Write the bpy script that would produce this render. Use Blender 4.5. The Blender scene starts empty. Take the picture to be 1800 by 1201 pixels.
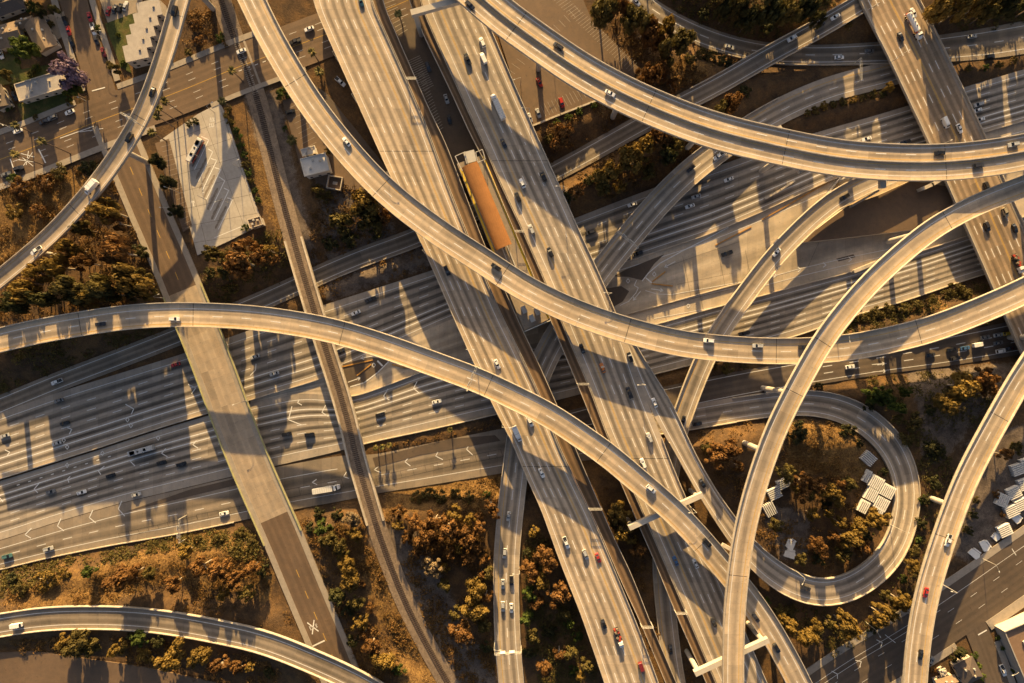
import bpy, math, random
import numpy as np
from mathutils import Vector, Matrix

rnd = random.Random(11)
CAMH = 300.0      # camera height in metres
FPX = 1080.0      # focal length in photo pixels (photo 1800 wide)
SC = bpy.context.scene
COL = SC.collection

def W(px, py, z=0.0):
    s = (CAMH - z) / FPX
    return np.array([(px - 900.0) * s, -(py - 600.5) * s, z])

# ------------------------------------------------------------------ materials
def new_mat(name):
    m = bpy.data.materials.new(name); m.use_nodes = True
    nt = m.node_tree; b = nt.nodes['Principled BSDF']
    b.inputs['Roughness'].default_value = 0.85
    b.inputs['Specular IOR Level'].default_value = 0.25
    return m, nt, b

class NB:
    """small node helper"""
    def __init__(s, nt): s.nt = nt; s.L = nt.links
    def n(s, t, **k):
        x = s.nt.nodes.new(t)
        for a, v in k.items(): setattr(x, a, v)
        return x
    def put(s, sock, v):
        if isinstance(v, (int, float)): sock.default_value = v
        elif isinstance(v, tuple): sock.default_value = v
        else: s.L.new(v, sock)
    def math(s, op, a, b=0.0, c=None, clamp=False):
        x = s.n('ShaderNodeMath', operation=op); x.use_clamp = clamp
        s.put(x.inputs[0], a); s.put(x.inputs[1], b)
        if c is not None: s.put(x.inputs[2], c)
        return x.outputs[0]
    def noise(s, vec, scale, detail=3.0, rough=0.55):
        x = s.n('ShaderNodeTexNoise'); s.L.new(vec, x.inputs['Vector'])
        x.inputs['Scale'].default_value = scale; x.inputs['Detail'].default_value = detail
        x.inputs['Roughness'].default_value = rough
        return x.outputs['Fac']
    def mr(s, v, a, b, c, d, smooth=False):
        x = s.n('ShaderNodeMapRange')
        if smooth: x.interpolation_type = 'SMOOTHSTEP'
        s.L.new(v, x.inputs[0])
        for i, q in enumerate((a, b, c, d)): x.inputs[i + 1].default_value = q
        return x.outputs[0]
    def mix(s, f, a, b):
        x = s.n('ShaderNodeMix', data_type='RGBA')
        s.put(x.inputs[0], f)
        for i, v in ((6, a), (7, b)):
            if isinstance(v, tuple): x.inputs[i].default_value = v if len(v) == 4 else v + (1.0,)
            else: s.L.new(v, x.inputs[i])
        return x.outputs[2]
    def scale(s, c, f):
        x = s.n('ShaderNodeVectorMath', operation='SCALE')
        if isinstance(c, tuple): x.inputs[0].default_value = c[:3]
        else: s.L.new(c, x.inputs[0])
        s.put(x.inputs['Scale'], f)
        return x.outputs[0]
    def bump(s, b, h, strength, dist):
        x = s.n('ShaderNodeBump'); x.inputs['Strength'].default_value = strength
        x.inputs['Distance'].default_value = dist
        s.L.new(h, x.inputs['Height']); s.L.new(x.outputs[0], b.inputs['Normal'])

def road_mat(name, base, dark=0.55, joints=True, patch=0.3, sw=(0.15, 0.75), fine=1.0):
    """UV.x counts lanes, UV.y runs along in metres: oil bands, slab joints, stains"""
    m, nt, b = new_mat(name); k = NB(nt)
    uv = k.n('ShaderNodeUVMap'); uv.uv_map = 'UVMap'
    sep = k.n('ShaderNodeSeparateXYZ'); k.L.new(uv.outputs[0], sep.inputs[0])
    u, v = sep.outputs[0], sep.outputs[1]
    f = k.math('FRACT', u)
    tri = k.math('SUBTRACT', 1.0, k.math('ABSOLUTE', k.math('SUBTRACT', k.math('MULTIPLY', f, 2.0), 1.0)))
    band = k.mr(tri, sw[0], sw[1], 0.0, 1.0, True)
    tc = k.n('ShaderNodeTexCoord'); P = tc.outputs['Object']
    mp = k.n('ShaderNodeCombineXYZ'); k.put(mp.inputs[0], k.math('MULTIPLY', u, 1.0)); k.put(mp.inputs[1], k.math('MULTIPLY', v, 0.012))
    along = k.noise(mp.outputs[0], 2.0, 4.0, 0.6)
    mp2 = k.n('ShaderNodeCombineXYZ'); k.put(mp2.inputs[0], k.math('MULTIPLY', u, 6.0)); k.put(mp2.inputs[1], k.math('MULTIPLY', v, 0.03))
    finen = k.noise(mp2.outputs[0], 1.6, 4.0, 0.65)
    band = k.math('MULTIPLY', band, k.mr(along, 0.3, 0.7, 0.45, 1.15))
    band = k.math('MULTIPLY', band, k.mr(finen, 0.25, 0.75, 0.7, 1.1))
    shade = k.math('SUBTRACT', 1.0, k.math('MULTIPLY', band, dark))
    big = k.noise(P, 0.05, 4.0, 0.6); med = k.noise(P, 0.35, 5.0, 0.65); gr = k.noise(P, 2.5, 4.0, 0.7)
    shade = k.math('MULTIPLY', shade, k.mr(big, 0.25, 0.75, 1 - patch, 1 + patch * .6))
    shade = k.math('MULTIPLY', shade, k.mr(med, 0.25, 0.75, 0.84, 1.12))
    shade = k.math('MULTIPLY', shade, k.mr(gr, 0.2, 0.8, 0.88, 1.1))
    shade = k.math('MULTIPLY', shade, k.mr(finen, 0.2, 0.8, 1 - .14 * fine, 1 + .1 * fine))
    if joints:
        j = k.math('FRACT', k.math('DIVIDE', v, 4.6))
        jl = k.math('LESS_THAN', j, 0.035)
        # each slab a slightly different grey
        fl = k.n('ShaderNodeCombineXYZ'); k.put(fl.inputs[0], k.math('FLOOR', u)); k.put(fl.inputs[1], k.math('FLOOR', k.math('DIVIDE', v, 4.6)))
        wn = k.n('ShaderNodeTexWhiteNoise', noise_dimensions='2D'); k.L.new(fl.outputs[0], wn.inputs['Vector'])
        shade = k.math('MULTIPLY', shade, k.mr(wn.outputs['Value'], 0, 1, 0.91, 1.07))
        shade = k.math('MULTIPLY', shade, k.math('SUBTRACT', 1.0, k.math('MULTIPLY', jl, 0.13)))
        f2 = k.n('ShaderNodeCombineXYZ'); k.put(f2.inputs[0], k.math('FLOOR', k.math('ADD', u, 7.0))); k.put(f2.inputs[1], k.math('FLOOR', k.math('DIVIDE', v, 18.4)))
        w2 = k.n('ShaderNodeTexWhiteNoise', noise_dimensions='2D'); k.L.new(f2.outputs[0], w2.inputs['Vector'])
        shade = k.math('MULTIPLY', shade, k.mr(w2.outputs['Value'], .8, .86, 1.0, .86)); shade = k.math('MULTIPLY', shade, k.mr(w2.outputs['Value'], .12, .18, 1.1, 1.0))
    sp = k.noise(P, 0.9, 2.0, 0.5)          # oil drips and dark spots
    shade = k.math('MULTIPLY', shade, k.mr(sp, .66, .74, 1.0, .74))
    warm = k.mix(k.mr(med, 0.3, 0.7, 0, 1), base, (base[0] * 1.04, base[1] * 0.98, base[2] * 0.9))
    c = k.scale(warm, shade)
    k.L.new(c, b.inputs['Base Color'])
    k.bump(b, k.noise(P, 3.0, 4.0), 0.25, 0.05)
    b.inputs['Roughness'].default_value = 0.8
    return m

def flat_mat(name, base, var=0.25, scale=0.6, rough=0.85, spec=0.25, bump=0.0, metal=0.0):
    m, nt, b = new_mat(name); k = NB(nt)
    tc = k.n('ShaderNodeTexCoord'); P = tc.outputs['Object']
    a = k.noise(P, scale, 5.0, 0.65); a2 = k.noise(P, scale * 7, 3.0, 0.6)
    s = k.math('MULTIPLY', k.mr(a, 0.25, 0.75, 1 - var, 1 + var * .7), k.mr(a2, 0.25, 0.75, 1 - var * .5, 1 + var * .4))
    k.L.new(k.scale(tuple(base), s), b.inputs['Base Color'])
    b.inputs['Roughness'].default_value = rough; b.inputs['Specular IOR Level'].default_value = spec
    b.inputs['Metallic'].default_value = metal
    if bump: k.bump(b, a2, bump, 0.1)
    return m

def ramp_mat(name, cols, scale, detail=6, rough=0.65, bump=0.6, bd=0.35, scale2=None):
    """noise-driven mix between several colours (ground, foliage)"""
    m, nt, b = new_mat(name); k = NB(nt)
    tc = k.n('ShaderNodeTexCoord'); P = tc.outputs['Object']
    a = k.noise(P, scale, detail, rough)
    if scale2:
        a2 = k.noise(P, scale2, 5, 0.65)
        a = k.math('ADD', k.math('MULTIPLY', a, 0.55), k.math('MULTIPLY', a2, 0.45))
    r = k.n('ShaderNodeValToRGB'); k.L.new(a, r.inputs[0])
    e = r.color_ramp.elements
    lo, hi = 0.33, 0.67
    for i, c in enumerate(cols):
        p = lo + (hi - lo) * i / (len(cols) - 1)
        q = e[i] if i < 2 else e.new(p)
        q.position = p; q.color = tuple(c) + (1.0,)
    g = k.noise(P, 1.7, 4, 0.7)
    k.L.new(k.scale(r.outputs[0], k.mr(g, 0.25, 0.75, 0.7, 1.25)), b.inputs['Base Color'])
    b.inputs['Roughness'].default_value = 0.95; b.inputs['Specular IOR Level'].default_value = 0.1
    if bump: k.bump(b, g, bump, bd)
    return m

def leaf_mat(name, c1, c2, trans=0.25):
    m, nt, b = new_mat(name); k = NB(nt)
    tc = k.n('ShaderNodeTexCoord'); oi = k.n('ShaderNodeObjectInfo')
    geo = k.n('ShaderNodeNewGeometry')
    ad = k.n('ShaderNodeVectorMath', operation='ADD'); k.L.new(geo.outputs['Position'], ad.inputs[0])
    k.L.new(oi.outputs['Random'], ad.inputs[1])
    a = k.noise(ad.outputs[0], 0.55, 3, 0.6); a2 = k.noise(ad.outputs[0], 3.0, 2, 0.6)
    col = k.mix(k.mr(a, 0.35, 0.65, 0, 1), c1, c2)
    s = k.math('MULTIPLY', k.mr(a2, 0.25, 0.75, 0.6, 1.35), k.mr(oi.outputs['Random'], 0, 1, 0.8, 1.2))
    col = k.scale(col, s)
    k.L.new(col, b.inputs['Base Color'])
    b.inputs['Roughness'].default_value = 0.7; b.inputs['Specular IOR Level'].default_value = 0.2
    if trans:
        t = k.n('ShaderNodeBsdfTranslucent'); k.L.new(col, t.inputs['Color'])
        mx = k.n('ShaderNodeMixShader'); mx.inputs[0].default_value = trans
        out = nt.nodes['Material Output']
        k.L.new(b.outputs[0], mx.inputs[1]); k.L.new(t.outputs[0], mx.inputs[2]); k.L.new(mx.outputs[0], out.inputs['Surface'])
    return m

def paint_mat(name, base, rough=0.35, spec=0.5, metal=0.0):
    m, nt, b = new_mat(name)
    b.inputs['Base Color'].default_value = tuple(base) + (1,)
    b.inputs['Roughness'].default_value = rough; b.inputs['Specular IOR Level'].default_value = spec
    b.inputs['Metallic'].default_value = metal
    if rough < 0.5: b.inputs['Coat Weight'].default_value = 0.3
    return m

M = {}
M['deck'] = road_mat('bridge_deck_concrete', (0.52, 0.42, 0.31), 0.44, patch=0.2, fine=.5)
M['deck_long'] = road_mat('long_deck_concrete', (0.46, 0.375, 0.285), 0.62, patch=0.14, sw=(0.3, 0.85), fine=.7)
M['deck_smooth'] = road_mat('smooth_span_concrete', (0.38, 0.305, 0.225), 0.14, patch=0.2, fine=.4)
M['deck_brown'] = road_mat('brown_bridge_concrete', (0.35, 0.262, 0.18), 0.5, patch=0.18)
M['deck_grey'] = road_mat('grey_deck_concrete', (0.42, 0.355, 0.285), 0.62, patch=0.16, sw=(0.25, 0.8))
M['freeway'] = road_mat('freeway_concrete', (0.37, 0.32, 0.265), 0.82, patch=0.16, sw=(0.3, 0.8))
M['plaza'] = road_mat('pale_slab_concrete', (0.50, 0.42, 0.325), 0.3, patch=0.24)
M['asphalt'] = road_mat('worn_asphalt', (0.15, 0.118, 0.092), 0.25, joints=False, patch=0.25)
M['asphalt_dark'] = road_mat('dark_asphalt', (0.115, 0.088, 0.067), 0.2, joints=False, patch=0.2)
M['asphalt_brown'] = road_mat('brown_asphalt', (0.155, 0.107, 0.072), 0.2, joints=False, patch=0.2)
M['asphalt_mid'] = road_mat('grey_ramp_concrete', (0.28, 0.232, 0.18), 0.5, patch=0.2)
M['busway'] = road_mat('busway_slab', (0.19, 0.125, 0.075), 0.55, joints=False, patch=0.3)
M['side'] = flat_mat('parapet_concrete', (0.50, 0.43, 0.34), 0.32, 0.22)
M['soffit'] = flat_mat('girder_concrete', (0.36, 0.32, 0.27), 0.15, 0.2)
M['pier'] = flat_mat('pier_concrete', (0.48, 0.43, 0.36), 0.14, 0.25)
M['green_rail'] = flat_mat('weathered_green_yellow_barrier', (0.36, 0.34, 0.17), 0.25, 0.4)
M['white'] = flat_mat('road_paint_white', (0.74, 0.72, 0.68), 0.25, 1.5)
M['faded'] = flat_mat('faded_parking_paint', (0.40, 0.35, 0.29), 0.35, 1.2)
M['yellow'] = flat_mat('road_paint_yellow', (0.55, 0.33, 0.06), 0.3, 1.5)
M['joint'] = flat_mat('joint_rubber', (0.03, 0.028, 0.026), 0.2, 1.0)
M['orange'] = flat_mat('orange_kerb_paint', (0.47, 0.24, 0.06), 0.3, 0.6)
M['safety'] = flat_mat('yellow_tactile_strip', (0.66, 0.45, 0.05), 0.15, 1.0)
M['canopy'] = flat_mat('rusty_orange_roof', (0.30, 0.128, 0.038), 0.16, 0.25, 0.75)
M['sidewalk'] = flat_mat('sidewalk_concrete', (0.33, 0.28, 0.225), 0.2, 0.5)
M['lot'] = flat_mat('bus_lot_concrete', (0.42, 0.375, 0.32), 0.2, 0.12)
M['gravel'] = ramp_mat('rail_gravel', [(0.13, 0.098, 0.075), (0.22, 0.165, 0.12), (0.31, 0.235, 0.165)], 0.9, scale2=0.08)
def ground_mat():
    m, nt, b = new_mat('dry_ground'); k = NB(nt)
    tc = k.n('ShaderNodeTexCoord'); P = tc.outputs['Object']
    def at_(n): 
        x = k.n('ShaderNodeAttribute', attribute_name=n); return x.outputs['Fac']
    a = k.noise(P, .035, 6, .65); a2 = k.noise(P, .2, 6, .7); f = k.noise(P, 1.3, 5, .75); ff = k.noise(P, 4.0, 4, .75)
    t = k.math('ADD', k.math('MULTIPLY', a, .5), k.math('MULTIPLY', a2, .5))
    def ramp(v, cols, lo, hi):
        r = k.n('ShaderNodeValToRGB'); k.L.new(v, r.inputs[0]); e = r.color_ramp.elements
        for i, c in enumerate(cols):
            p = lo + (hi - lo) * i / (len(cols) - 1); q = e[i] if i < 2 else e.new(p); q.position = p; q.color = tuple(c) + (1.0,)
        return r.outputs[0]
    base = ramp(t, [(.058,.04,.026), (.098,.061,.034), (.15,.087,.04), (.24,.132,.05)], .36, .66)
    gold = ramp(k.math('ADD', k.math('MULTIPLY', a2, .5), k.math('MULTIPLY', f, .5)), [(.085,.05,.023), (.17,.097,.038), (.29,.172,.06)], .36, .62)
    bare = ramp(a2, [(.10,.078,.062), (.15,.115,.09), (.20,.155,.115)], .38, .64)
    def msk(n): return k.mr(k.math('ADD', at_(n), k.math('MULTIPLY', k.math('SUBTRACT', k.math('ADD', k.math('MULTIPLY', a2, .6), k.math('MULTIPLY', f, .4)), .5), 2.6)), .35, .75, 0, 1, True)
    c = k.mix(msk('bare'), base, bare); c = k.mix(msk('dry'), c, gold)
    s = k.math('MULTIPLY', k.mr(f, .25, .75, .62, 1.3), k.mr(ff, .25, .75, .65, 1.3))
    k.L.new(k.scale(c, s), b.inputs['Base Color']); b.inputs['Roughness'].default_value = .95; b.inputs['Specular IOR Level'].default_value = .1
    k.bump(b, k.math('ADD', k.math('MULTIPLY', f, .7), k.math('MULTIPLY', ff, .3)), .7, .7)
    return m
M['ground'] = ground_mat()
M['lawn'] = ramp_mat('lawn_grass', [(0.04, 0.05, 0.018), (0.075, 0.085, 0.026), (0.15, 0.105, 0.045)], 0.15)
M['rail'] = flat_mat('rail_steel', (0.16, 0.11, 0.08), 0.2, 1.0, 0.5, 0.4)
M['tie'] = flat_mat('wood_sleepers', (0.055, 0.036, 0.026), 0.3, 1.0)
M['metal'] = flat_mat('galvanised_steel', (0.46, 0.43, 0.38), 0.1, 1.0, 0.45, 0.5)
M['lamp'] = flat_mat('lamp_housing', (0.62, 0.6, 0.55), 0.05, 1.0, 0.4)
M['bark'] = flat_mat('bark', (0.17, 0.12, 0.085), 0.3, 1.5)
M['palebark'] = flat_mat('pale_bark', (0.42, 0.35, 0.27), 0.3, 1.5)
M['glass'] = paint_mat('vehicle_glass', (0.012, 0.013, 0.016), 0.08, 0.6)
M['tyre'] = flat_mat('tyre_rubber', (0.02, 0.02, 0.02), 0.1, 3.0)
M['stain'] = flat_mat('oil_stains', (0.24, 0.195, 0.15), 0.3, 0.5)
M['krail'] = flat_mat('cast_concrete_rail', (0.62, 0.60, 0.57), 0.2, 0.8)
M['tarp'] = flat_mat('white_slab', (0.78, 0.75, 0.70), 0.12, 0.8)
M['roof_grey'] = flat_mat('flat_roof_felt', (0.40, 0.355, 0.31), 0.18, 0.4)
M['roof_white'] = flat_mat('white_coated_roof', (0.66, 0.61, 0.54), 0.15, 0.5)
M['roof_brown'] = flat_mat('brown_shingle', (0.23, 0.165, 0.11), 0.2, 0.9)
M['roof_dark'] = flat_mat('dark_shingle', (0.13, 0.10, 0.08), 0.2, 0.9)
M['wall'] = flat_mat('stucco_wall', (0.55, 0.47, 0.37), 0.12, 0.6)
M['wall_white'] = flat_mat('white_wall', (0.68, 0.62, 0.52), 0.12, 0.6)
M['window'] = paint_mat('window_pane', (0.03, 0.03, 0.035), 0.15, 0.5)
M['wood'] = flat_mat('grey_timber', (0.22, 0.17, 0.12), 0.25, 1.5)
M['brownroof'] = flat_mat('red_brown_flat_roof', (0.22, 0.14, 0.09), 0.18, 0.5)
M['wallgray'] = flat_mat('grey_retaining_wall', (0.36, 0.33, 0.29), 0.15, 0.4)
LEAF = {
 'rust': leaf_mat('leaf_rust', (0.12, 0.058, 0.02), (0.215, 0.108, 0.033)),
 'gold': leaf_mat('leaf_gold', (0.135, 0.09, 0.02), (0.24, 0.15, 0.036)),
 'olive': leaf_mat('leaf_olive', (0.075, 0.06, 0.018), (0.14, 0.105, 0.03)),
 'green': leaf_mat('leaf_green', (0.045, 0.07, 0.015), (0.10, 0.12, 0.022)),
 'dark': leaf_mat('leaf_dark', (0.035, 0.038, 0.014), (0.075, 0.068, 0.022)),
 'purple': leaf_mat('leaf_purple', (0.17, 0.125, 0.18), (0.25, 0.17, 0.22)),
 'pale': leaf_mat('leaf_pale', (0.20, 0.15, 0.085), (0.27, 0.19, 0.11)),
 'palm': leaf_mat('leaf_palm', (0.08, 0.075, 0.02), (0.15, 0.11, 0.03), 0.1),
}
M['scrub'] = leaf_mat('scrub_leaves', (0.115, 0.07, 0.022), (0.225, 0.115, 0.034), 0.2)
M['scrub_green'] = leaf_mat('scrub_leaves_green', (0.075, 0.07, 0.02), (0.15, 0.108, 0.03), 0.2)
M['grass_tuft'] = leaf_mat('dry_grass_blades', (0.19, 0.115, 0.038), (0.30, 0.185, 0.062), 0.2)

# ------------------------------------------------------------------ mesh builder
class MB:
    def __init__(s): s.v = []; s.f = []; s.m = []; s.uv = []; s.n = 0
    def add(s, verts, faces, mi=0, uvs=None):
        o = s.n
        for p in verts: s.v.append((float(p[0]), float(p[1]), float(p[2])))
        s.n += len(verts)
        for i, f in enumerate(faces):
            s.f.append(tuple(o + q for q in f)); s.m.append(mi)
            s.uv.append(uvs[i] if uvs else None)
    def quad_up(s, a, b, c, d, mi=0, uv=None):
        """quad whose normal is turned upwards"""
        nz = (b[0] - a[0]) * (d[1] - a[1]) - (b[1] - a[1]) * (d[0] - a[0])
        if nz < 0:
            a, b, c, d = a, d, c, b
            if uv: uv = (uv[0], uv[3], uv[2], uv[1])
        s.add([a, b, c, d], [(0, 1, 2, 3)], mi, [uv] if uv else None)
    def poly_up(s, pts, mi=0):
        ar = 0
        for i in range(len(pts)):
            p, q = pts[i], pts[(i + 1) % len(pts)]; ar += p[0] * q[1] - q[0] * p[1]
        if ar < 0: pts = pts[::-1]
        s.add(pts, [tuple(range(len(pts)))], mi)
    def box(s, c, d, rot=0.0, mi=0, top=None):
        """c = centre of the base, d = full sizes, top = (sx, sy) scale of the upper face"""
        ca, sa = math.cos(rot), math.sin(rot); t = top or (1, 1); V = []
        for z, kx, ky in ((0, 1, 1), (d[2], t[0], t[1])):
            for x, y in ((-1, -1), (1, -1), (1, 1), (-1, 1)):
                X, Y = x * d[0] / 2 * kx, y * d[1] / 2 * ky
                V.append((c[0] + X * ca - Y * sa, c[1] + X * sa + Y * ca, c[2] + z))
        s.add(V, [(3, 2, 1, 0), (4, 5, 6, 7), (0, 1, 5, 4), (1, 2, 6, 5), (2, 3, 7, 6), (3, 0, 4, 7)], mi)
    def tube(s, pts, rad, n=6, mi=0):
        pts = [Vector(p) for p in pts]
        if not isinstance(rad, (list, tuple)): rad = [rad] * len(pts)
        V = []; F = []
        for i, p in enumerate(pts):
            t = (pts[min(i + 1, len(pts) - 1)] - pts[max(i - 1, 0)]).normalized()
            up = Vector((1, 0, 0)) if abs(t.z) > 0.9 else Vector((0, 0, 1))
            a = t.cross(up).normalized(); b = t.cross(a)
            for j in range(n):
                q = 2 * math.pi * j / n
                V.append(p + (a * math.cos(q) + b * math.sin(q)) * rad[i])
        for i in range(len(pts) - 1):
            for j in range(n):
                F.append((i * n + j, i * n + (j + 1) % n, (i + 1) * n + (j + 1) % n, (i + 1) * n + j))
        F.append(tuple(range(n))[::-1]); F.append(tuple((len(pts) - 1) * n + j for j in range(n)))
        s.add(V, F, mi)
    def prism(s, pts, z0, z1, mi=0, mtop=None):
        ar = 0; n = len(pts)
        for i in range(n):
            p, q = pts[i], pts[(i + 1) % n]; ar += p[0] * q[1] - q[0] * p[1]
        if ar < 0: pts = pts[::-1]
        V = [(p[0], p[1], z0) for p in pts] + [(p[0], p[1], z1) for p in pts]
        s.add(V, [tuple(range(n))[::-1]] + [(i, (i + 1) % n, n + (i + 1) % n, n + i) for i in range(n)], mi)
        s.add(V[n:], [tuple(range(n))], mi if mtop is None else mtop)
    def mesh(s, name, mats):
        me = bpy.data.meshes.new(name)
        me.from_pydata(s.v, [], s.f)
        for m in mats: me.materials.append(m)
        me.polygons.foreach_set('material_index', s.m)
        if any(u for u in s.uv):
            lay = me.uv_layers.new(name='UVMap'); flat = []
            for f, u in zip(s.f, s.uv):
                for i in range(len(f)):
                    flat.extend(u[i] if u else (0.0, 0.0))
            lay.data.foreach_set('uv', flat)
        me.update()
        return me
    def obj(s, name, mats, parent=None, smooth=False):
        if not isinstance(mats, (list, tuple)): mats = [mats]
        me = s.mesh(name, mats)
        if smooth: me.polygons.foreach_set('use_smooth', [True] * len(me.polygons))
        o = bpy.data.objects.new(name, me); COL.objects.link(o)
        if parent: o.parent = parent
        return o

REG = []      # things waiting for a label: (object, noun, place, px, py, axis)
def tag(o, label=None, cat=None, group=None, kind=None):
    if label: o['label'] = label
    if cat: o['category'] = cat
    if group: o['group'] = group
    if kind: o['kind'] = kind
    return o
def empty(name, loc=(0, 0, 0), rz=0.0):
    o = bpy.data.objects.new(name, None); COL.objects.link(o)
    o.empty_display_size = 0.5
    o.location = [float(x) for x in loc]; o.rotation_euler = (0, 0, rz); return o
def structure(o, label, cat):
    return tag(o, label, cat, None, 'structure')
def reg(o, noun, place, px, py, axis, cat, group=None):
    tag(o, None, cat, group); REG.append((o, noun, place, px, py, axis)); return o
ORD = ['first', 'second', 'third', 'fourth', 'fifth', 'sixth', 'seventh', 'eighth', 'ninth', 'tenth', 'eleventh', 'twelfth', 'thirteenth',
       'fourteenth', 'fifteenth', 'sixteenth', 'seventeenth', 'eighteenth', 'nineteenth', 'twentieth']
def finish_labels():
    d = {}
    for r in REG: d.setdefault((r[1], r[2]), []).append(r)
    for (noun, place), L in d.items():
        if len(L) == 1: L[0][0]['label'] = f'{noun} {place}'; continue
        ax = L[0][5]; L.sort(key=lambda r: r[3] if ax == 'x' else r[4])
        e0, e1, frm = ('leftmost', 'rightmost', 'from the left') if ax == 'x' else ('topmost', 'lowest', 'from the top')
        for i, r in enumerate(L):
            if i == 0: t = f'{e0} {noun} {place}'
            elif i == len(L) - 1: t = f'{e1} {noun} {place}'
            else: t = f'{noun} {place}, {ORD[i]} {frm}'
            r[0]['label'] = t

# ------------------------------------------------------------------ roads
ROADS = {}
class Road: pass
def resample(P, step):
    P = np.array(P, float)
    d = np.r_[0, np.cumsum(np.linalg.norm(np.diff(P[:, :2], axis=0), axis=1))]
    n = len(P)
    m = np.zeros_like(P)
    for i in range(n):
        if i == 0: m[i] = (P[1] - P[0]) / (d[1] - d[0])
        elif i == n - 1: m[i] = (P[-1] - P[-2]) / (d[-1] - d[-2])
        else: m[i] = (P[i + 1] - P[i - 1]) / (d[i + 1] - d[i - 1])
    out = []
    s = np.linspace(0, d[-1], max(2, int(d[-1] / step) + 1))
    for q in s:
        i = min(np.searchsorted(d, q, 'right') - 1, n - 2); h = d[i + 1] - d[i]; t = (q - d[i]) / h
        out.append((2*t**3 - 3*t**2 + 1) * P[i] + (t**3 - 2*t**2 + t) * h * m[i] + (-2*t**3 + 3*t**2) * P[i+1] + (t**3 - t**2) * h * m[i+1])
    out = np.array(out)
    # light smoothing of hand-read points
    k = 5
    if len(out) > 12:
        pad = np.vstack([out[:1]] * k + [out] + [out[-1:]] * k)
        ker = np.hanning(2 * k + 3)[1:-1]; ker /= ker.sum()
        sm = np.stack([np.convolve(pad[:, j], ker, 'valid') for j in range(out.shape[1])], 1)
        out[k:-k] = sm[k:-k]
    return out
def finish(name, r):
    r.C = (r.E0 + r.E1) / 2
    d = np.linalg.norm(np.diff(r.C, axis=0), axis=1); r.S = np.r_[0, np.cumsum(d)]
    T = np.gradient(r.C[:, :2], axis=0); r.T = T / np.linalg.norm(T, axis=1)[:, None]
    r.hw = np.linalg.norm((r.E1 - r.E0)[:, :2], axis=1) / 2
    r.name = name; ROADS[name] = r; return r
def road_c(name, pts, w, step=3.5):
    r = Road(); P = []
    for p in pts:
        q = W(p[0], p[1], p[2]); P.append((q[0], q[1], q[2], p[3] if len(p) > 3 else w))
    A = resample(P, step)
    T = np.gradient(A[:, :2], axis=0); T /= np.linalg.norm(T, axis=1)[:, None]
    N = np.stack([-T[:, 1], T[:, 0]], 1)
    r.E0 = A[:, :3].copy(); r.E0[:, :2] += N * A[:, 3:4] / 2
    r.E1 = A[:, :3].copy(); r.E1[:, :2] -= N * A[:, 3:4] / 2
    return finish(name, r)
def smooth1(x, xs, ys, win):
    y = np.interp(x, xs, ys)
    k = max(1, int(win / (x[1] - x[0])) // 2)
    ker = np.hanning(2 * k + 3)[1:-1]; ker /= ker.sum()
    yp = np.r_[[y[0] - (y[1]-y[0]) * (k - i) for i in range(k)], y, [y[-1] + (y[-1]-y[-2]) * (i + 1) for i in range(k)]]
    return np.convolve(yp, ker, 'valid')
def road_xy(name, e0, e1, z, axis, a, b, win=70, zend=None):
    r = Road(); t = np.arange(a, b + 1, 12.0)
    i, j = (0, 1) if axis == 'x' else (1, 0)
    res = []
    for e in (e0, e1):
        e = np.array(e, float); q = smooth1(t, e[:, i], e[:, j], win)
        res.append(np.array([W(tt, qq, z) if axis == 'x' else W(qq, tt, z) for tt, qq in zip(t, q)]))
    r.E0, r.E1 = res
    return finish(name, r)
def at(r, i, f): return r.E0[i] + (r.E1[i] - r.E0[i]) * f

def surface(mb, r, fr, mi=0, i0=0, i1=None, dz=0.0):
    """top sheet: fr = fractions of the lane edges (outer shoulders are added)"""
    fs = [0.0] + list(fr) + [1.0]; us = [0.0] + [float(k) for k in range(len(fr))] + [float(len(fr) - 1)]
    i1 = len(r.S) - 1 if i1 is None else i1
    for i in range(i0, i1):
        for k in range(len(fs) - 1):
            a, b, c, d = at(r, i, fs[k]), at(r, i, fs[k+1]), at(r, i+1, fs[k+1]), at(r, i+1, fs[k])
            q = [p + np.array([0, 0, dz]) for p in (a, b, c, d)]
            mb.quad_up(*q, mi, ((us[k], r.S[i]), (us[k+1], r.S[i]), (us[k+1], r.S[i+1]), (us[k], r.S[i+1])))
def line_pts(r, f, s0, s1, n):
    P = r.E0 + (r.E1 - r.E0) * f; D = (r.E1 - r.E0); D = D / np.linalg.norm(D, axis=1)[:, None]
    s = np.linspace(s0, s1, n)
    return (np.stack([np.interp(s, r.S, P[:, k]) for k in range(3)], 1), np.stack([np.interp(s, r.S, D[:, k]) for k in range(3)], 1))
def stripe(mb, r, f, w=0.26, mi=1, dash=None, a=0.0, b=1.0, dz=0.03):
    L = r.S[-1]; s0, s1 = a * L, b * L
    seg = []
    if dash:
        s = s0 + 2.0
        while s + dash[0] < s1: seg.append((s, s + dash[0], 2)); s += dash[1]
    else: seg.append((s0, s1, max(2, int((s1 - s0) / 4))))
    for q0, q1, n in seg:
        P, D = line_pts(r, f, q0, q1, n)
        for i in range(n - 1):
            z = np.array([0, 0, dz])
            mb.quad_up(P[i] - D[i] * w/2 + z, P[i] + D[i] * w/2 + z, P[i+1] + D[i+1] * w/2 + z, P[i+1] - D[i+1] * w/2 + z, mi)
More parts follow.
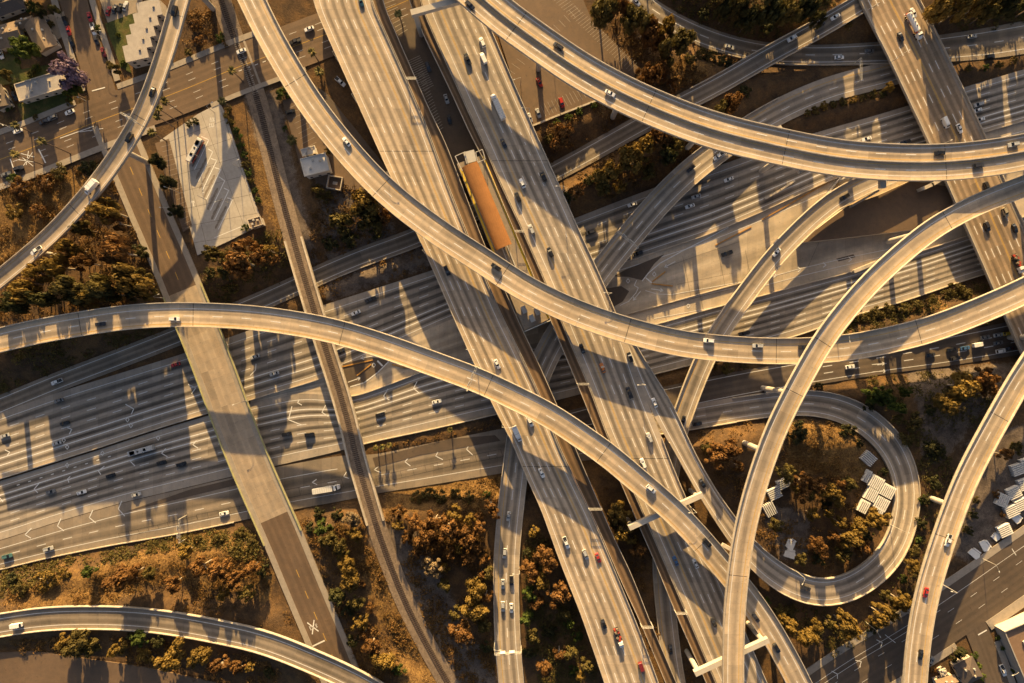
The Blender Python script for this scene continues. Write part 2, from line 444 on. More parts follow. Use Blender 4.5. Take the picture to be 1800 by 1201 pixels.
def marks(mb, r, spec):
    for m in spec:
        f, k = m[0], m[1]; a, b = (m[2], m[3]) if len(m) > 3 else (0, 1)
        if k == 'W': stripe(mb, r, f, 0.28, 1, None, a, b)
        elif k == 'B': stripe(mb, r, f, 0.5, 1, None, a, b)
        elif k == 'D': stripe(mb, r, f, 0.34, 1, (4.6, 13.2), a, b)
        elif k == 'd': stripe(mb, r, f, 0.16, 1, (3.6, 13.2), a, b)
        elif k == 'w': stripe(mb, r, f, 0.18, 1, None, a, b)
        elif k == 'S': stripe(mb, r, f, 0.3, 1, (1.6, 5.2), a, b)
        elif k == 'Y': stripe(mb, r, f, 0.22, 2, None, a, b)
        elif k == 'YY':
            wd = 2 * np.mean(r.hw)
            stripe(mb, r, f - 0.22 / wd, 0.2, 2, None, a, b); stripe(mb, r, f + 0.22 / wd, 0.2, 2, None, a, b)
        elif k == 'YD': stripe(mb, r, f, 0.26, 2, (4.0, 11.0), a, b)
def idx_at(r, s): return int(np.searchsorted(r.S, s))
def wall_along(mb, r, f, w, h, i0=0, i1=None, base=-0.35, mi=0, off=0.0):
    """a continuous upright barrier following fraction f"""
    i1 = len(r.S) - 1 if i1 is None else i1
    D = (r.E1 - r.E0); D = D / np.linalg.norm(D, axis=1)[:, None]
    V = []; F = []
    for i in range(i0, i1 + 1):
        p = at(r, i, f) + D[i] * off
        for o, z in ((-w/2, base), (w/2, base), (w*0.36, h), (-w*0.36, h)):
            q = p + D[i] * o; V.append((q[0], q[1], q[2] + z))
    n = i1 - i0 + 1
    for i in range(n - 1):
        for j in range(4):
            F.append((i*4 + j, i*4 + (j+1) % 4, (i+1)*4 + (j+1) % 4, (i+1)*4 + j))
    F.append((0, 1, 2, 3)); F.append(tuple((n-1)*4 + j for j in (3, 2, 1, 0)))
    mb.add(V, F, mi)
def girder(mb, r, depth, mi=1, inset=0.22, i0=0, i1=None):
    i1 = len(r.S) - 1 if i1 is None else i1
    V = []; F = []
    for i in range(i0, i1 + 1):
        for f, z in ((0, -0.02), (0, -0.35), (inset, -0.7), (inset * 1.15, -depth), (1 - inset * 1.15, -depth), (1 - inset, -0.7), (1, -0.35), (1, -0.02)):
            p = at(r, i, f); V.append((p[0], p[1], p[2] + z))
    n = i1 - i0 + 1
    for i in range(n - 1):
        for j in range(7): F.append((i*8 + j, i*8 + j+1, (i+1)*8 + j+1, (i+1)*8 + j))
    F.append(tuple(range(8))); F.append(tuple((n-1)*8 + j for j in range(7, -1, -1)))
    mb.add(V, F, mi)
# ------------------------------------------------------------------ road layout (photo pixels, height in metres)
LV = 14.5     # level of the two straight decks
road_c('A', [(345,-90,30),(332,-45,29.5),(317,0,29),(303,55,28.5),(281,125,28),(254,196,27),(215,264,25.5),(166,331,23.5),(90,415,20.5),(40,458,18.5),(0,491,17),(-60,535,15)], 8.0)
road_c('B', [(395,-100,22),(415,-60,22),(443,0,22),(477,70,22),(504,115,22),(541,176,22),(612,267,22),(683,341,22),(780,415,22),(848,458,22),(922,507,22),(1010,549,22),(1083,575,22),(1140,591,22),(1195,604,22),(1250,611,22.1),(1340,617,22.2),(1420,617,22.4),(1485,612,22.5),(1554,600,22.6),(1640,578,22.6),(1715,549,22.4),(1800,512,22),(1880,470,21.6)], 12.0)
road_c('C', [(-80,618,20),(0,598,21),(70,582,21.6),(140,570,22.2),(210,559,22.7),(297,553,23),(367,554,23.2),(440,558,23.4),(510,567,23.6),(580,580,23.8),(640,597,24),(700,617,24.2),(765,641,24.4),(840,668,24.6),(890,692,24.6),(972,733,24.5),(1025,770,24.3),(1075,804,24),(1110,836,23.6),(1162,879,22.8),(1213,928,21.8),(1250,971,20.8),(1290,1018,19.8),(1330,1070,18.8),(1362,1121,18),(1405,1201,17),(1432,1262,16.5)], 11.2)
road_c('D', [(652,-300,31),(672,-230,31),(702,-160,31),(735,-110,31),(774,-68,31),(825,-22,31),(880,27,31),(937,68,31),(1007,117,31.3),(1077,157,31.7),(1150,191,32.2),(1221,219,32.7),(1290,240,33.2),(1338,251,33.5),(1410,267,33.8),(1478,279,34),(1550,285,34),(1628,287,33.8),(1690,284,33.4),(1760,275,32.8),(1800,268,32.4),(1880,248,31.6)], 16.0)  # unseen bend beyond the top edge, shaped so its shadow falls between the decks
road_c('F', [(1880,295,27),(1800,328,28.4),(1742,349,29.4),(1690,373,30.3),(1640,401,31.2),(1581,449,32.1),(1528,498,32.8),(1487,545,33.2),(1452,590,33.3),(1419,646,33.2),(1391,699,32.8),(1365,751,32.2),(1340,818,31.3),(1325,866,30.7),(1308,933,30),(1298,1000,29.4),(1290,1080,29),(1288,1201,28.8),(1289,1265,28.8)], 9.4)
road_c('G', [(1880,535,22),(1835,605,22),(1800,655,22),(1770,706,22),(1727,784,22),(1698,840,22),(1676,896,22),(1655,956,22),(1637,1013,22),(1623,1070,22),(1613,1132,22),(1607,1201,22),(1604,1265,22)], 10.8)
road_c('H1', [(1535,-8,6.6),(1510,8,6.6),(1445,47,6.6),(1375,85,6.4),(1340,104,6.2),(1285,137,6),(1230,166,5.5),(1195,184,4.8),(1130,217,3.4),(1050,262,2),(975,303,0.8),(900,340,0.2),(800,386,0),(720,422,0),(640,450,0),(562,483,0),(503,510,0),(440,538,0),(308,592,0),(200,634,0),(110,668,0),(0,713,0),(-80,746,0)], 9.5)
road_c('H2', [(1660,98,0.1),(1600,117,0.3),(1560,131,0.6),(1480,150,1.2),(1415,174,2.2),(1340,212,3.8),(1262,264,5.6),(1213,302,6.8),(1175,338,7.5),(1134,383,7.6),(1105,418,7.6),(1075,455,7.6),(1040,500,7.6),(1000,558,7.6),(965,615,7.6),(937,680,7.8),(918,740,8),(909,800,8.2),(903,850,8),(896,912,7.8),(890,982,7.4),(890,1061,7),(893,1140,6.8),(899,1201,6.6),(905,1265,6.6)], 12.4)
road_c('I', [(1690,245,7),(1640,272,7.5),(1590,296,8),(1538,317,8.4),(1475,346,8.6),(1428,384,8.6),(1394,417,8.6),(1358,455,8.6),(1320,505,8.6),(1290,545,8.6),(1263,585,8.6),(1238,631,8.4),(1219,678,8),(1200,728,7.8),(1186,775,7.6),(1174,840,7.4),(1166,920,7),(1164,990,6.6),(1167,1045,6.4),(1173,1100,6.3),(1180,1160,6.3),(1187,1201,6.3),(1200,1265,6.3)], 9.6)
road_c('J', [(1096,580,14.46,4),(1113,615,14.46,5),(1137,665,14.46,7.5),(1160,710,14.46,10.5),(1177,742,14.46,10),(1196,781,14.4,8.6),(1216,818,14.2,8.2),(1244,868,13.8,8.4),(1272,909,13.4,9),(1305,955,12.6,10),(1340,992,11.8,11.5),(1371,1016,11.2,12.5),(1415,1038,10.4,13),(1462,1043,9.6,13),(1510,1025,8.8,13),(1548,996,7.8,12.8),(1575,961,6.8,12.5),(1590,915,5.8,12.2),(1596,866,4.8,12.5),(1586,818,4,13),(1557,769,3.2,13.5),(1513,733,2.4,13.5),(1465,713,1.7,13),(1410,707,1.1,12.5),(1340,713,0.6,12),(1270,724,0.3,12),(1200,736,0.15,12),(1100,750,0.1,12),(990,766,0.1,12)], 9)
road_c('M', [(195,212,6.06),(238,316,6.06),(278,410,6.3),(310,482,6.8),(328,530,7),(349,577,7),(378,652,7),(410,740,7),(440,815,7),(462,866,7),(494,937,6.9),(520,1000,6.5),(545,1060,6.2),(575,1130,6.1),(603,1201,6.1),(630,1270,6.1)], 19.4)
road_c('N', [(112,-80,6.08),(128,0,6.08),(157,90,6.08),(185,180,6.08),(197,215,6.08)], 13)
road_c('K', [(350,-110,6.1),(392,10,6.1),(413,73,6.15),(432,121,6.15),(451,168,6.15),(470,245,6.2),(496,350,6.4),(516,422,6.8),(536,492,7),(554,551,7),(568,600,7),(589,664,7),(612,741,7),(629,818,7),(640,851,7),(660,921,6.8),(683,985,6.5),(708,1050,6.3),(735,1106,6.2),(765,1162,6.2),(790,1205,6.2),(825,1270,6.2)], 9.2)
road_c('IS', [(-80,308,6.1),(35,268,6.1),(162,217,6.1),(318,160,6.1),(408,122,6.1),(500,88,6.1),(600,50,6.1),(700,8,6.1),(780,-28,6.1),(840,-60,6.1)], 22)
road_c('P', [(-80,1112,8.5),(0,1099,8.5),(70,1088,8.6),(157,1085,8.8),(245,1088,9.2),(315,1097,9.8),(385,1110,10.6),(450,1124,11.4),(492,1138,12),(545,1160,12.6),(600,1184,13),(650,1210,13),(720,1255,13)], 11.2)
road_c('LB', [(1380,1272,6.1),(1430,1236,6.1),(1500,1188,6.1),(1600,1128,6.1),(1700,1062,6.1),(1800,992,6.1),(1890,930,6.1)], 24)
road_c('SS', [(1708,1085,6.07),(1722,1120,6.07),(1745,1180,6.07),(1775,1265,6.07)], 11)
road_c('T', [(905,782,0.12),(960,758,0.12),(1050,733,0.12),(1130,712,0.12),(1200,697,0.12),(1280,680,0.12),(1340,669,0.12),(1440,652,0.12),(1560,633,0.12),(1640,620,0.12,15),(1720,606,0.12,16),(1800,591,0.12,17),(1890,572,0.12,17)], 13)
road_c('R1', [(1080,-60,0.3),(1112,-12,0.3),(1145,17,0.3),(1180,38,0.3),(1230,62,0.3),(1290,82,0.3),(1345,93,0.3),(1410,97,0.3),(1480,96,0.3),(1600,90,0.3,12),(1725,78,0.3,15),(1800,66,0.3,16),(1890,50,0.3,16)], 10)
road_c('Q', [(1515,-110,7.5),(1535,-62,7.5),(1561,0,7.5),(1592,58,7.5),(1630,138,7.5),(1665,212,7.5),(1700,288,7.5),(1730,358,7.5),(1760,425,7.5),(1790,495,7.5),(1830,585,7.5),(1870,670,7.5)], 26)
road_xy('L', [(548,0),(576,66),(622,168),(685,308),(735,417),(769,494),(804,575),(842,659),(860,701),(900,778),(925,840),(950,893),(985,991),(1020,1078),(1048,1159),(1062,1201),(1088,1280)],
        [(650,0),(678,60),(718,150),(748,220),(786,325),(828,430),(880,554),(908,610),(948,694),(980,781),(1008,840),(1047,921),(1088,1019),(1120,1096),(1156,1194),(1186,1280)], LV, 'y', -70, 1275, 90)
road_xy('LBUS', [(651,0),(679,60),(719,150),(749,220),(787,325),(829,430),(881,554),(909,610),(949,694),(981,781),(1009,840),(1048,921),(1090,1019),(1126,1096),(1167,1194),(1201,1280)],
        [(671,0),(697,60),(738,154),(764,212),(781,244),(812,325),(852,430),(920,583),(945,634),(973,697),(1012,788),(1043,861),(1076,938),(1110,1008),(1140,1085),(1188,1197),(1224,1280)], LV - 0.05, 'y', -70, 1275, 90)
road_xy('RBUS', [(716,0),(734,38),(744,63),(790,157),(828,241),(851,283),(938,487),(969,568),(1016,680),(1048,760),(1090,847),(1125,931),(1146,977),(1184,1071),(1226,1166),(1274,1280)],
        [(737,0),(755,45),(793,129),(836,224),(859,273),(872,307),(916,400),(957,493),(995,585),(1034,676),(1069,771),(1111,858),(1146,938),(1202,1068),(1251,1183),(1292,1280)], LV - 0.05, 'y', -70, 1275, 90)
road_xy('R', [(738,0),(756,45),(794,129),(837,224),(860,273),(873,307),(917,400),(958,493),(996,585),(1035,676),(1070,771),(1112,858),(1147,938),(1203,1068),(1252,1183),(1293,1280)],
        [(840,0),(872,71),(901,140),(950,252),(986,332),(1023,416),(1050,473),(1080,543),(1104,606),(1124,669),(1145,725),(1159,757),(1181,816),(1209,882),(1262,1000),(1305,1100),(1349,1201),(1384,1280)], LV, 'y', -70, 1275, 90)
WBu = [(-90,758),(0,726),(108,688),(325,621),(440,580),(573,535),(758,476),(880,432),(1013,383),(1076,358),(1150,330),(1282,285),(1340,264),(1438,232),(1536,204),(1606,183),(1693,154),(1800,122),(1890,96)]
WBl = [(-90,868),(0,842),(70,820),(171,788),(287,750),(341,734),(440,703),(566,666),(680,612),(790,562),(900,524),(1000,489),(1090,464),(1170,437),(1244,413),(1340,372),(1473,311),(1560,285),(1640,261),(1732,232),(1800,213),(1890,186)]
EBu = [(-90,872),(0,846),(70,824),(171,792),(287,754),(341,738),(440,709),(530,690),(618,700),(690,674),(740,654),(840,625),(940,603),(1040,592),(1156,570),(1258,540),(1340,520),(1382,508),(1501,477),(1560,459),(1640,435),(1740,402),(1800,381),(1890,350)]
EBl = [(-90,972),(0,950),(108,915),(213,884),(336,855),(485,819),(601,792),(643,779),(757,755),(870,729),(950,711),(1040,688),(1142,660),(1216,641),(1340,607),(1399,591),(1504,554),(1585,531),(1686,496),(1739,480),(1800,460),(1890,430)]
Sl = [(-90,1024),(0,1001),(87,980),(192,959),(315,938),(388,923),(504,898),(611,879),(664,867),(755,853),(888,831),(960,818),(1060,806)]
Su = [(-90,974),(0,951),(108,916),(213,885),(336,856),(485,821),(601,800),(657,800),(790,772),(860,758),(900,750),(960,742),(1060,735)]
road_xy('WB', WBu, WBl, 0.10, 'x', -80, 1885, 90)
road_xy('EB', EBu, EBl, 0.10, 'x', -80, 1885, 90)
road_xy('PLZ', [(x, y - 4) for x, y in WBl], [(x, y + 4) for x, y in EBu], 0.05, 'x', 440, 1885, 90)
road_xy('S', Su, Sl, 0.06, 'x', -80, 1050, 90)

# ------------------------------------------------------------------ terrain
BASE = 6.0
CARVE = ['WB', 'EB', 'PLZ', 'S', 'H1', 'R1', 'T', 'H2', 'J', 'IS', 'N', 'M', 'K', 'LB', 'SS', 'P', 'I']
BRIDGE_RANGE = {'M': (505, 940), 'K': (425, 915)}     # photo rows bridged: terrain is not raised there
def terr(X, Y):
    X = np.atleast_1d(np.asarray(X, float)); Y = np.atleast_1d(np.asarray(Y, float))
    h = np.full(X.shape, BASE)
    rnd_ = 0.35 * np.sin(X * 0.11 + 1.3) * np.sin(Y * 0.13) + 0.2 * np.sin(X * 0.31 + Y * 0.23)
    h = h + rnd_ * .5 - 0.42
    cut = np.full(X.shape, 1e9)
    fill = np.full(X.shape, -1e9); fw = 1e9
    for name in CARVE:
        r = ROADS[name]
        C = r.C; z = C[:, 2]; hw = r.hw
        sel = np.ones(len(z), bool)
        if name == 'H2': sel = ((C[:, 1] > 60) & (z < 6.9)) | (C[:, 1] < -75)
        if name == 'J': sel = z < 7.2
        if name == 'I': sel = C[:, 1] < -105
        if name in ('M', 'K'):
            py = 600.5 - C[:, 1] * FPX / (CAMH - z); sel = (py < BRIDGE_RANGE[name][0]) | (py > BRIDGE_RANGE[name][1])
        C, z, hw = C[sel], z[sel], hw[sel]
        for o in range(0, len(X), 6000):
            x = X[o:o+6000]; y = Y[o:o+6000]
            d = np.sqrt((x[:, None] - C[None, :, 0])**2 + (y[:, None] - C[None, :, 1])**2) - hw[None, :]
            dd = np.maximum(d - 1.6, 0)
            cut[o:o+6000] = np.minimum(cut[o:o+6000], (z[None, :] - 0.35 + (1.0 if name == 'J' else 0.62) * dd).min(1))
            if name in ('H2', 'J', 'H1', 'P', 'K', 'M', 'I'):
                ff = (z[None, :] - 0.35 - 0.62 * np.maximum(d - 0.8, 0))
                ff = np.where(d > -1, ff, z[None, :] - 0.35)
                fill[o:o+6000] = np.maximum(fill[o:o+6000], ff.max(1))
    h = np.maximum(h, np.minimum(fill, 9))
    h = np.minimum(h, cut)
    return h
def tz(x, y): return float(terr([x], [y])[0])

def axis_pts(a):
    fine = np.arange(-a, a + .1, 2.6)
    out = [-2600, -1400, -800, -500, -a - 60, -a - 20]
    return np.r_[out, fine, [-q for q in out[::-1]]]
ax_, ay_ = axis_pts(275), axis_pts(190)
GX, GY = np.meshgrid(ax_, ay_)
GZ = terr(GX.ravel(), GY.ravel())
nx, ny = len(ax_), len(ay_)
mb = MB()
mb.v = list(map(tuple, np.stack([GX.ravel(), GY.ravel(), GZ], 1).tolist())); mb.n = len(mb.v)
for j in range(ny - 1):
    for i in range(nx - 1):
        mb.f.append((j*nx + i, j*nx + i + 1, (j+1)*nx + i + 1, (j+1)*nx + i)); mb.m.append(0); mb.uv.append(None)
structure(mb.obj('ground', M['ground'], smooth=True), 'dry brown grassy ground around and below the roads', 'ground')
GZ2 = GZ.reshape(ny, nx)
def soft_poly(pts, soft=7.0):
    P = np.array([W(x, y, 5.0)[:2] for x, y in pts]); X, Y = GX.ravel(), GY.ravel()
    c = np.zeros(len(X), bool); dist = np.full(len(X), 1e9); n = len(P)
    for i in range(n):
        a, b = P[i], P[(i+1) % n]
        m = (a[1] > Y) != (b[1] > Y); xx = (b[0]-a[0]) * (Y-a[1]) / (b[1]-a[1] + 1e-9) + a[0]; c ^= m & (X < xx)
        d = b - a; t = np.clip(((X-a[0])*d[0] + (Y-a[1])*d[1]) / (d @ d), 0, 1); dist = np.minimum(dist, np.hypot(X-a[0]-t*d[0], Y-a[1]-t*d[1]))
    return np.clip(np.where(c, .5 + dist/soft, .5 - dist/soft), 0, 1)
def zone_attr(name, polys):
    v = np.zeros(len(GX.ravel()))
    for p in polys: v = np.maximum(v, soft_poly(p))
    at_ = bpy.data.objects['ground'].data.attributes.new(name, 'FLOAT', 'POINT'); at_.data.foreach_set('value', v.astype(np.float32))
zone_attr('dry', [[(0,1060),(60,1025),(160,1000),(220,980),(345,930),(440,955),(490,1010),(470,1060),(430,1040),(300,1020),(200,1055),(70,1068)],
    [(668,862),(760,850),(870,825),(890,850),(850,905),(790,895),(680,905)], [(1385,735),(1500,742),(1535,800),(1505,855),(1455,838),(1375,825)],
    [(630,985),(672,945),(720,1040),(780,1150),(800,1210),(710,1210)], [(-10,330),(110,300),(190,320),(110,400),(-10,480)], [(1640,520),(1660,520),(1665,545),(1640,545)], [(1150,630),(1230,640),(1180,660)], [(1195,100),(1260,110),(1230,150),(1180,140)], [(480,300),(520,430),(500,440),(450,330),(420,250),(440,240)]])
zone_attr('bare', [[(690,920),(740,940),(880,1210),(800,1210)], [(1690,780),(1810,740),(1810,900),(1700,990),(1660,960)], [(1600,650),(1790,640),(1650,820),(1620,800)], [(560,300),(650,300),(700,420),(570,470)],
    [(430,165),(490,160),(520,300),(560,470),(500,440)], [(640,940),(690,920),(760,1060),(720,1080)], [(1330,880),(1420,900),(1420,985),(1370,985)], [(560,500),(760,420),(1000,330),(1000,370),(760,465),(570,530)]])
def gz(x, y):      # fast lookup on the terrain grid
    i = int(np.clip(np.searchsorted(ax_, x) - 1, 0, nx - 2)); j = int(np.clip(np.searchsorted(ay_, y) - 1, 0, ny - 2))
    u = (x - ax_[i]) / (ax_[i+1] - ax_[i]); v = (y - ay_[j]) / (ay_[j+1] - ay_[j])
    return float(GZ2[j, i]*(1-u)*(1-v) + GZ2[j, i+1]*u*(1-v) + GZ2[j+1, i]*(1-u)*v + GZ2[j+1, i+1]*u*v)
def WG(px, py, up=0.0):      # photo pixel -> point on the terrain (plus height)
    z = 6.0
    for _ in range(4):
        p = W(px, py, z + up); z = gz(p[0], p[1])
    p = W(px, py, z + up); return np.array([p[0], p[1], z])

# ------------------------------------------------------------------ roads lying on the ground
def ground_road(name, objname, label, cat, mat, fr, mk, dz=0.0):
    mb = MB(); r = ROADS[name]
    surface(mb, r, fr, 0, dz=dz); marks(mb, r, mk)
    return structure(mb.obj(objname, [mat, M['white'], M['yellow']]), label, cat)
ground_road('WB', 'westbound_freeway', 'grey concrete freeway carriageway with five dark-streaked lanes along the north side', 'freeway', M['freeway'],
    [.10,.25,.40,.55,.69,.80,.93], [(.10,'W'),(.25,'D'),(.40,'D'),(.55,'D'),(.69,'B'),(.80,'B'),(.93,'W')])
ground_road('EB', 'eastbound_freeway', 'grey concrete freeway carriageway with dark-streaked lanes along the south side', 'freeway', M['freeway'],
    [.09,.24,.34,.47,.60,.73,.87], [(.09,'W'),(.24,'B'),(.34,'B'),(.47,'D'),(.60,'D'),(.73,'D'),(.87,'W')])
ground_road('PLZ', 'median_pavement', 'pale concrete pavement filling the wide freeway median', 'pavement', M['plaza'], [.2,.4,.6,.8], [(.12,'W',.35,1)])
ground_road('S', 'collector_road', 'collector road along the lower edge of the freeway', 'road', M['asphalt_mid'], [.28,.55,.82], [(.28,'W',0,.6),(.55,'D'),(.82,'W')])
ground_road('T', 'frontage_road', 'dark frontage road with a queue of cars under the right flyovers', 'road', M['asphalt'], [.12,.37,.62,.87], [(.12,'W'),(.37,'D',.5,1),(.62,'D',.5,1),(.87,'W')])
ground_road('R1', 'upper_ramp_road', 'shaded concrete ramp road curving along the top right', 'road', M['asphalt_mid'], [.15,.5,.85], [(.15,'W'),(.5,'D'),(.85,'W')])
ground_road('IS', 'city_street', 'wide asphalt city street crossing the top left', 'street', M['asphalt_brown'], [.08,.22,.36,.5,.64,.78,.92],
    [(.22,'d'),(.36,'d'),(.5,'Y'),(.64,'d'),(.78,'d')])
ground_road('N', 'side_street', 'brown asphalt side street lined with parked cars at top left', 'street', M['asphalt_brown'], [.3,.5,.7], [])
ground_road('LB', 'lower_street', 'dark asphalt street running diagonally at bottom right', 'street', M['asphalt_dark'], [.2,.35,.5,.65,.8,.92],
    [(.2,'w'),(.30,'w',0,.55),(.42,'d'),(.70,'d')], 0.02)
ground_road('SS', 'corner_side_street', 'short side street meeting the lower street at bottom right', 'street', M['asphalt_dark'], [.3,.5,.7], [])
# sidewalks
def walk(name, f0, f1, label, a=0.0, b=1.0, mat=None, h=0.15, nm='sidewalk'):
    r = ROADS[name]; mb = MB(); n = len(r.S) - 1; i0, i1 = int(a * n), int(b * n)
    for i in range(i0, i1):
        z = np.array([0, 0, h]); a_, b_, c_, d_ = at(r, i, f0) + z, at(r, i, f1) + z, at(r, i+1, f1) + z, at(r, i+1, f0) + z
        mb.quad_up(a_, b_, c_, d_, 0)
        for p, q in ((a_, d_), (b_, c_)): mb.add([p, q, q - z * 1.6, p - z * 1.6], [(0, 1, 2, 3)], 0)
    structure(mb.obj(nm, mat or M['sidewalk']), label, 'sidewalk')
walk('IS', 1.0, 1.13, 'pale sidewalk along the lower edge of the top-left street', 0, .37)
walk('IS', 1.0, 1.1, 'pale sidewalk between the street and the bus lot', .47, .66)
walk('IS', -0.12, 0.0, 'pale sidewalk along the upper edge of the top-left street', 0, .25)
walk('IS', -0.12, 0.0, 'pale sidewalk north of the street beside the apartments', .33, .62)
walk('N', -0.28, -0.06, 'sidewalk on the apartment side of the side street', 0, .82)
walk('N', 1.06, 1.3, 'sidewalk on the house side of the side street', 0, .82)
walk('LB', -0.14, 0.0, 'grey sidewalk along the upper edge of the lower street', 0, 1)
walk('LB', 1.0, 1.14, 'grey sidewalk along the lower edge of the lower street', .3, .55)
walk('LB', 1.0, 1.2, 'pale sidewalk before the low building at bottom right', .64, 1)
walk('SS', -0.28, 0.0, 'sidewalk beside the low building at bottom right', .3, 1)

PADN = [0]
def pad(name, pts, mat, label, cat, dz=0.1, extra=None, z=None):
    P = [WG(x, y) for x, y in pts]
    PADN[0] += 1; zz = 6.115 + .006 * PADN[0]
    P = [W(x, y, zz) for x, y in pts]; mb = MB()
    # long edges get a metre of thickness so the pad is a real slab
    mb.prism([(p[0], p[1]) for p in P], zz - 1.0, zz, 0)
    if extra: extra(mb, zz)
    o = mb.obj(name, [mat, M['white'], M['yellow'], M['joint'], M['stain'], M['faded']]); return structure(o, label, cat)
def pline(mb, pts, z, w=0.22, mi=1, closed=False):
    P = [W(x, y, z) for x, y in pts]
    if closed: P.append(P[0])
    for a, b in zip(P[:-1], P[1:]):
        d = (b - a)[:2]; L = np.linalg.norm(d)
        if L < 1e-6: continue
        d /= L; n = np.array([-d[1], d[0], 0]) * w / 2; e = np.array([d[0], d[1], 0]) * w * .3
        mb.quad_up(a - e - n, b + e - n, b + e + n, a - e + n, mi)
def bars(mb, a, b, c, d, n, z, w=0.13, mi=5):
    """n parallel lines between segment a-b and segment c-d (photo pixels)"""
    for i in range(n):
        t = i / (n - 1)
        pline(mb, [(a[0]+(b[0]-a[0])*t, a[1]+(b[1]-a[1])*t), (c[0]+(d[0]-c[0])*t, c[1]+(d[1]-c[1])*t)], z, w, mi)

def lot_marks(mb, z):
    z += 0.02
    bays = [((354,240),(367,246),(343,302)),((366,262),(374,267),(351,318)),((371,279),(381,282),(357,336)),((378,295),(388,298),(365,352)),((385,311),(395,318),(371,371)),((394,331),(402,335),(379,390)),((400,348),(409,351),(391,392))]
    for a, b, c in bays:
        pline(mb, [a, b, (b[0] - 25, b[1] + 52)], z, 0.42)
        q = random.Random(int(a[0]))
        for k in range(6):
            t = .35 + .11 * k + q.uniform(-.04, .04); x, y = b[0] - 25*t - 5, b[1] + 52*t - 2
            w_ = q.uniform(1.2, 2.6); n_ = 9; P_ = [W(x + math.cos(i*6.28/n_)*w_*q.uniform(.6,1.2) - math.sin(i*6.28/n_)*2.6, y + math.cos(i*6.28/n_)*1.2 + math.sin(i*6.28/n_)*w_*2.6*q.uniform(.7,1.2), z - .008 - k*.0012) for i in range(n_)]
            mb.poly_up(P_, 4)
    pline(mb, [(377,418),(428,397),(432,407)], z, 0.3)
    pline(mb, [(338,352),(341,363)], z, 0.4); pline(mb, [(336,357),(338,352),(342,356)], z, 0.3)
    for x, y in ((369,207),(368,217)):          # worn lettering at the lot entrance
        for k in range(3): pline(mb, [(x+1+k*3, y), (x+k*3, y+7)], z, 0.28); 
        pline(mb, [(x, y+7), (x+8, y+5)], z, 0.28)
    for k in range(7):                            # slab joints
        pline(mb, [(296+k*4, 250+k*30), (398+k*11, 210+k*33)], z - .01, 0.1, 3)
    for a, b in (((352,195),(430,400)),((388,190),(448,372)),((330,300),(365,440))): pline(mb, [a, b], z - .01, 0.1, 3)
pad('bus_lot', [(347,201),(386,181),(396,200),(440,335),(462,393),(404,423),(347,449),(334,402),(292,302),(281,247)], M['lot'], 'pale concrete bus lot with white zigzag bays', 'lot', 0.1, lot_marks)
def strip_marks(mb, z):
    bars(mb, (281,250),(326,402),(297,246),(338,396), 19, z + .02)
pad('parking_strip', [(272,252),(297,244),(338,398),(322,408)], M['asphalt_brown'], 'brown asphalt parking strip along the left of the bus lot', 'lot', 0.14, strip_marks)
def ne_marks(mb, z):
    z += .02
    bars(mb, (940,-30),(1105,125),(958,-40),(1120,110), 40, z); bars(mb, (960,205),(1030,172),(950,185),(1020,155), 12, z)
    bars(mb, (890,120),(1010,10),(905,130),(1020,22), 14, z)
pad('parking_lot', [(845,-60),(1000,-60),(1040,35),(1122,118),(1112,142),(1052,174),(938,222),(900,135),(862,20)], M['asphalt_brown'], 'brown asphalt parking lot beneath the double flyover', 'lot', 0.12, ne_marks)
def under_marks(mb, z):
    z += .02
    bars(mb, (716,108),(742,160),(738,98),(762,150), 16, z, .2); bars(mb, (733,126),(770,230),(742,120),(779,224), 22, z, .2)
    bars(mb, (672,0),(700,62),(690,-6),(716,52), 10, z, .25)
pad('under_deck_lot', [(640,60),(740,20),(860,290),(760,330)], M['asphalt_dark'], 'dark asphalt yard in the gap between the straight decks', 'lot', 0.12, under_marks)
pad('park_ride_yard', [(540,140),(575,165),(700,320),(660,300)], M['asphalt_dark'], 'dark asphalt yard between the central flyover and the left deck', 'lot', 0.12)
def smlot(mb, z): bars(mb, (508,190),(535,262),(530,180),(556,250), 9, z + .02)
pad('small_lot', [(496,176),(532,172),(600,262),(640,335),(575,330),(530,300)], M['asphalt_brown'], 'brown asphalt yard around the small white building', 'lot', 0.12, smlot)
pad('apartment_lot', [(165,-30),(250,-30),(250,20),(190,42)], M['asphalt_mid'], 'grey driveway and parking beside the apartments', 'lot', 0.12)
pad('lawn', [(184,42),(238,22),(240,60),(222,100),(230,128),(212,118)], M['lawn'], 'green lawn beside the stepped apartment block', 'lawn', 0.1)
pad('garden', [(30,183),(110,165),(128,178),(112,192),(40,212)], M['lawn'], 'front gardens before the flat grey-roofed house', 'lawn', 0.1)
pad('driveway', [(70,30),(112,20),(122,60),(95,72),(78,52)], M['asphalt_mid'], 'grey driveway beside the brown gable-roofed house', 'driveway')
pad('back_yard', [(-10,100),(28,92),(36,122),(110,110),(118,126),(60,142),(0,150)], M['lawn'], 'shaded back yards between the top-left houses', 'lawn')
pad('dirt_lot', [(-60,1150),(60,1145),(250,1172),(450,1215),(-60,1240)], M['asphalt_brown'], 'flat brown lot at the bottom left corner', 'lot', 0.1)

